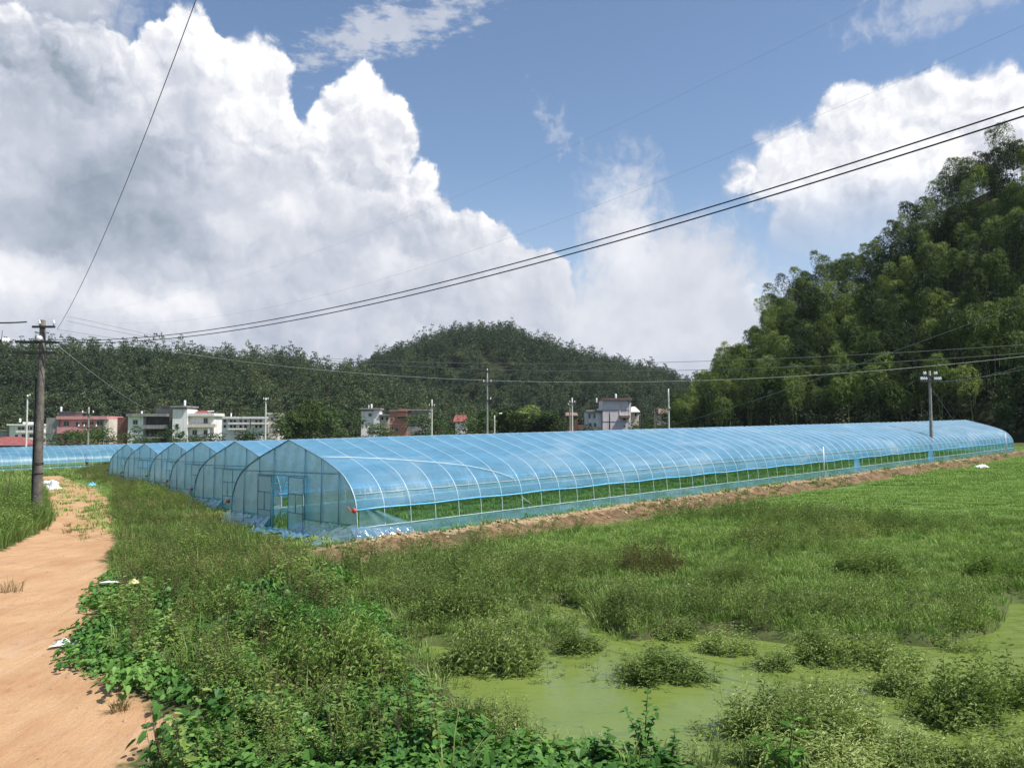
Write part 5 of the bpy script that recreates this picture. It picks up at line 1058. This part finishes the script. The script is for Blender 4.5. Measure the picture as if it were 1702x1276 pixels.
def tree_broad(seed, h=8.0, R=3.0, n=420, lf=0.6, base=0.25):
    r = random.Random(seed); P = PB(); top = Vector((r.uniform(-.3, .3), r.uniform(-.3, .3), h * .62))
    P.stick(Vector((0, 0, -0.5)), top, 0.22, 1); blobs = []
    for i in range(r.randint(9, 13)):
        a = r.uniform(0, 6.28); z = h * r.uniform(base + .1, .93); k = math.sin(math.pi * min(1, max(0.08, (z / h - base * .6) / (1.05 - base * .6)))) ** .6; c = Vector((math.cos(a), math.sin(a), 0)) * R * k * r.uniform(.25, .85) + UPV * z
        blobs.append((c, R * r.uniform(.26, .46))); P.stick(top * r.uniform(.5, .95), c, 0.07, 1)
    for _ in range(n):
        c, q = r.choice(blobs); o = rv(r).normalized(); p = c + Vector((o.x, o.y, o.z * .8)) * q * r.uniform(.72, 1.1); d = (o * .7 + rv(r) * .8 - UPV * .2).normalized()
        P.leaf(p, d, (o + UPV * .5 + rv(r) * .5).normalized(), lf * r.uniform(.6, 1.2), lf * .6, 0, .12, .1)
    return P.arr()
def hill_woods(hz, fn, name, n, yr, xr, label, seed, sc=1.0):
    r = np.random.default_rng(seed); y = np.sqrt(r.uniform(yr[0] ** 2, yr[1] ** 2, n)); x = r.uniform(xr[0], xr[1], n) * y; z = hz(x, y); k = z > tilt(x, y) - 1.5; x, y, z = x[k], y[k], z[k]
    protos = [tree_fir(400 + i, 11, 2.0 + .2 * i, 300, 0.85, .22 + .06 * i) for i in range(4)] + [tree_broad(420 + i, 8.0, 3.0, 320, 0.85) for i in range(3)]
    cr = (y > yr[0] + 0.80 * (yr[1] - yr[0])) & (r.random(len(x)) < .35); low = (y < yr[0] + 0.35 * (yr[1] - yr[0])); idx = np.where(r.random(len(x)) < np.where(low, 0.35, 0.82), r.integers(0, 4, len(x)), r.integers(4, 7, len(x)))
    pts = np.stack([x, y, z - 0.3, r.uniform(.6, 1.1, len(x)) * sc * np.where(cr, 1.05, 1), r.uniform(.8, 1.35, len(x)) * np.where(cr, r.uniform(1.0, 1.3, len(x)), 1), r.uniform(0, 6.28, len(x)), idx], 1)
    merged(name, protos, pts, [M['leaf_fir'], M['bark']], label, 'woodland', 'stuff')
hill_woods(HZ_F, None, 'ridge_woods', 3300, (302, 450), (-0.95, 0.0), 'dense mixed woods covering the long low ridge', 31)
hill_woods(HZ_C, None, 'hill_woods', 3600, (405, 665), (-0.27, 0.36), 'dense dark woods covering the rounded middle hill', 32, 1.05)

# the steep bamboo hill on the right
SIL_R = [(1090, 700), (1130, 662), (1165, 618), (1190, 600), (1240, 560), (1270, 505), (1300, 478), (1340, 440), (1375, 432), (1420, 412), (1460, 385), (1500, 352), (1560, 300), (1600, 262), (1640, 240), (1702, 228), (1800, 200), (2000, 160), (2400, 120)]
FNR = sil_fn(SIL_R); F0 = np.array([30.0, 145.0]); NRM = np.array([0.819, 0.575])
def HZ_R(x, y):
    s = (x - F0[0]) * NRM[0] + (y - F0[1]) * NRM[1]; rr = x / np.maximum(y, 1); S1 = 60.0
    yc = (108 + S1) / (0.819 * rr + 0.575); crest = np.maximum(FNR(rr) * yc + CZ - 11.5, 0.5); t = np.clip(s / S1, 0, 1.4)
    return tilt(x, y) - 0.6 + crest * np.where(t < 1, np.minimum(t, 1) ** 1.05, 1 + .25 * (t - 1)) * np.where(s > 0, 1, 0) + 0.6 * np.clip(s / 5, 0, 1)
def right_hill():
    a = np.linspace(-80, 190, 170); s = np.linspace(-1, 84, 60); A, S = np.meshgrid(a, s); T = np.array([0.575, -0.819])
    X = F0[0] + NRM[0] * S + T[0] * A; Y = F0[1] + NRM[1] * S + T[1] * A; i = np.arange(X.size).reshape(X.shape)
    me = fast_mesh('hill', np.stack([X.ravel(), Y.ravel(), HZ_R(X.ravel(), Y.ravel())], 1), np.stack([i[:-1, :-1], i[1:, :-1], i[1:, 1:], i[:-1, 1:]], -1).reshape(-1, 4), [M['hill_soil']], smooth=True)
    tag(link('hill', me), 'steep hill on the right grown over with bamboo', 'hill', kind='structure')
right_hill()
def bamboo(seed, h=12.0, culms=2, per=210, leafl=0.50, RR=1.9):
    r = random.Random(seed); L = PB(); C = MB()
    for c in range(culms):
        a = r.uniform(0, 6.28); o = Vector((math.cos(a), math.sin(a), 0)); p0 = o * r.uniform(0.1, 0.6); hh = h * r.uniform(.74, 1.05); arch = r.uniform(.08, .22)
        f = lambda q: p0 + o * (hh * arch * q ** 2.4) + UPV * (hh * (q - .10 * arch * 6 * max(0, q - .6) ** 1.5))
        C.tube([f(q) for q in np.linspace(-0.03, 1, 8)], [0.055 * (1.06 - q) for q in np.linspace(0, 1, 8)], 5)
        for i in range(per):
            lo = .56 if h > 10 else .34
            q = lo + (1.04 - lo) * r.random() ** .8; R = RR * math.sin(math.pi * min(1, max(0.02, (q - lo + .08) / (1.14 - lo)))) ** .7; b = r.uniform(0, 6.28); rr = R * r.random() ** .33
            e = Vector((math.cos(b), math.sin(b), 0)); p = f(min(q, 1.0)) + e * rr + UPV * (.30 * R - .42 * rr * rr / max(R, .2) + r.uniform(-.2, .2))
            nrm = (e * .75 + UPV * .65).normalized(); d0 = (e * .8 - UPV * .55) + rv(r) * .30
            for k in range(4):
                d = (d0 + rv(r) * .55).normalized(); L.leaf(p + rv(r) * .20, d, (nrm + rv(r) * .28).normalized(), leafl * r.uniform(.6, 1.15), leafl * .24, 0, .1, .2)
    V, F, Mi = L.arr(); return fast_mesh('foliage', V, F, [M['leaf_bamboo']]), C.mesh('culm', M['culm'])
def tree_pair(arr, leafm):
    V, F, Mi = arr; out = []
    for mi, nm, mt in ((0, 'crown', leafm), (1, 'trunk', 'bark')):
        f = F[Mi == mi]; u, inv = np.unique(f, return_inverse=True); out.append(fast_mesh(nm, V[u], inv.reshape(-1, 3).astype(np.int32), [M[mt]]))
    return out
def put_tree(name, pair, names, x, y, z, s, hs, rz, label, cat, group):
    t = empty(name, (x, y, z), label, cat, group, rz); t.scale = (s, s, s * hs)
    for me, nm in zip(pair, names): link(nm, me, t)
    return t
def bamboo_hill():
    r = random.Random(77); pr = [bamboo(500 + i, 11.5 + (i % 3), 2 + i % 2, 260, .42, 1.6 + .2 * (i % 3)) for i in range(8)]; firs = [tree_pair(tree_fir(540 + i, 13.5, 2.3, 900, .5, .12, True), 'leaf_fir') for i in range(3)]; brd = [tree_pair(tree_broad(550 + i, 9, 3.2, 900, .5, .1), 'leaf_tree') for i in range(2)]
    T = np.array([0.575, -0.819]); pts = []; tries = 0
    while len(pts) < 640 and tries < 60000:
        tries += 1; a = r.uniform(-66, 120); s = r.uniform(0.5, 64); x, y = F0 + NRM * s + T * a
        rr = x / y
        if rr > 0.70 or rr < 0.205 or y < 20: continue
        if all((x - q[0]) ** 2 + (y - q[1]) ** 2 > (3.3 if s < 46 else 2.9) ** 2 for q in pts): pts.append((x, y, s))
    pts.sort(key=lambda q: q[1]); nb = 0; rest = []
    for x, y, s in pts:
        z = float(HZ_R(np.array([x]), np.array([y]))[0]) - .2; rr = x / y; ridge = s > 46
        q = r.random(); sc = r.uniform(.72, 1.08)
        if rr < 0.25: sc *= .9
        if ridge and rr > 0.34 and q < .10: put_tree('fir_tree', r.choice(firs), ('crown', 'trunk'), x, y, z, sc * .95, r.uniform(.8, 1.05), r.uniform(0, 6), 'dark fir standing on the crest of the bamboo hill', 'fir tree', 'firs on the crest of the bamboo hill')
        elif .10 < q < .18: put_tree('broadleaf_tree', r.choice(brd), ('crown', 'trunk'), x, y, z, sc, r.uniform(.8, 1.1), r.uniform(0, 6), 'dark rounded tree growing among the bamboo of the right hill', 'tree', 'rounded trees among the bamboo')
        elif nb < 298:
            nb += 1; put_tree('bamboo', r.choice(pr), ('foliage', 'culm'), x, y, z, sc, r.uniform(.85, 1.1), r.uniform(0, 6), 'feathery arching bamboo plume crowded on the steep right hill', 'bamboo', 'bamboo plumes on the right hill')
        else: rest.append((x, y, z, sc, r.uniform(.85, 1.1), r.uniform(0, 6), r.randrange(8)))
    if rest:
        pa = []
        for f_, c_ in pr:
            V = np.zeros(len(f_.vertices) * 3, np.float32); f_.vertices.foreach_get('co', V); F = np.zeros(len(f_.loops), np.int32); f_.loops.foreach_get('vertex_index', F); F = F.reshape(-1, 3); pa.append((V.reshape(-1, 3), F, np.zeros(len(F), np.int32)))
        merged('bamboo_grove', pa, rest, [M['leaf_bamboo']], 'further bamboo thickening the upper and far slope of the right hill', 'bamboo grove')
    # scrub under the bamboo, its dark leaf colour painting the shade of the gaps
    rg = np.random.default_rng(78); n = 900; a = rg.uniform(-66, 120, n); s = rg.uniform(0, 62, n); x = F0[0] + NRM[0] * s + T[0] * a; y = F0[1] + NRM[1] * s + T[1] * a; k = (x / y < .75) & (x / y > .18) & (y > 20); x, y = x[k], y[k]
    merged('hill_scrub', [tree_broad(560 + i, 3.4, 2.0, 200, .5, 0.02) for i in range(3)], np.stack([x, y, HZ_R(x, y) - .2, rg.uniform(.7, 1.2, len(x)), rg.uniform(.8, 1.2, len(x)), rg.uniform(0, 6, len(x)), rg.integers(0, 3, len(x))], 1), [M['leaf_fir'], M['bark']], 'scrub beneath the bamboo, coloured dark to paint the shade in the gaps', 'scrub')
bamboo_hill()

# ------------------------------------------------------------------ trees among the houses, one by one
BR = [tree_pair(tree_broad(600 + i, 8.0, 3.0 + .25 * (i % 3), 1000, .48, .06), 'leaf_tree') for i in range(5)]
BB = [bamboo(620 + i, 9, 6, 120, .5, 1.3) for i in range(3)]
def village_trees():
    r = random.Random(5)
    L = [(112, 722, 48, 205, 'dark bush under the pink house near its grey side'), (142, 716, 40, 200, 'round green tree in front of the pink house balcony'), (165, 718, 40, 208, 'light green tree before the right corner of the pink house'), (180, 724, 34, 190, 'low green bush right of the pink house'), (205, 726, 36, 188, 'low bush before the maroon brick flank'), (228, 716, 22, 215, 'small dark tree against the white wall of the grey house'), (250, 728, 44, 186, 'spreading green bush below the unfinished balcony'),
         (285, 716, 30, 212, 'leafless looking purple grey tree before the stair tower'), (318, 728, 30, 186, 'clipped bush below the cream balconies'), (368, 725, 50, 190, 'broad green bush left of the dull red shed roof'), (395, 722, 44, 196, 'full green bush before the dull red shed roof'), (425, 720, 40, 198, 'green bush under the red shed eaves'),
         (466, 706, 34, 205, 'grey green tree at the right end of the long white block'), (492, 688, 58, 215, 'tall pale feathery tree right of the long white block'), (522, 676, 50, 235, 'tall dusky tree behind the pale feathery one'), (548, 690, 50, 215, 'dark broad tree left of the small grey white house'), (580, 700, 44, 205, 'mid green tree just before the small grey white house'), (612, 712, 44, 195, 'low tree hiding the foot of the small grey white house'), (638, 712, 36, 195, 'yellow green tree between the small house and the brick house'),
         (700, 700, 56, 210, 'big reddish green tree right of the brick house'), (735, 706, 44, 205, 'dark tree behind the white concrete pole'), (775, 708, 38, 205, 'bush below the tiny red roofed cottage'), (748, 716, 34, 190, 'pale tree left of the tiny red roofed cottage'),
         (800, 694, 48, 200, 'leafy tree just left of the tallest grey pole'), (835, 690, 54, 205, 'yellowish bamboo like tree right of the tallest grey pole'), (865, 684, 56, 210, 'tallest tree of the thicket left of the slim poles'), (895, 690, 52, 205, 'dense tree at the middle of the thicket'), (922, 696, 44, 200, 'rounded tree at the right end of the thicket'), (985, 712, 24, 190, 'small bush at the foot of the lilac house wing'), (1058, 708, 30, 188, 'tangled bush at the right foot of the lilac house'),
         (1085, 704, 36, 196, 'hedge like bush between the lilac house and the brown shed'), (1118, 690, 44, 190, 'leafy tree leaning over the brown roofed shed'), (1140, 690, 60, 165, 'dark tree at the left foot of the bamboo hill'), (1105, 712, 36, 170, 'low bush before the brown roofed shed'), (970, 716, 24, 190, 'low bush below the slim poles')]
    for px, top, w, Y, lb in L:
        p = at(px, top - (733 - top) * 0.12, Y); z0 = gz(p.x, Y); h = max(p.z - z0, 2.0); W_ = w * (1.35 if Y < 222 else 1.15) / 1360 * Y; h *= 1.12
        if 'bamboo like' in lb or 'tallest tree of the thicket' in lb or 'pale feathery' in lb or 'middle of the thicket' in lb:
            put_tree('bamboo', r.choice(BB), ('foliage', 'culm'), p.x, Y, z0, W_ / 4.6, h / 9 / (W_ / 4.6), r.uniform(0, 6), lb, 'tree', 'trees among the village houses')
        else: put_tree('broadleaf_tree', r.choice(BR), ('crown', 'trunk'), p.x, Y, z0, W_ / 6.2, h / 7.6 / (W_ / 6.2), r.uniform(0, 6), lb, 'tree', 'trees among the village houses')
village_trees()

# ------------------------------------------------------------------ thin summer haze
def haze():
    m = bpy.data.materials.new('haze'); m.use_nodes = True; t = m.node_tree; t.nodes.clear(); k = NT(t)
    v = k.new('ShaderNodeVolumePrincipled'); v.inputs['Color'].default_value = (0.80, 0.88, 1.0, 1); v.inputs['Density'].default_value = 0.00007; v.inputs['Anisotropy'].default_value = 0.2
    o = k.new('ShaderNodeOutputMaterial'); k.l.new(v.outputs[0], o.inputs['Volume'])
    b = MB(); b.box(-3400, 3400, -600, 4400, -12, 170); h = b.build('haze', m); h['kind'] = 'stuff'; h['label'] = 'thin summer haze over the whole valley'; h['category'] = 'haze'
haze()
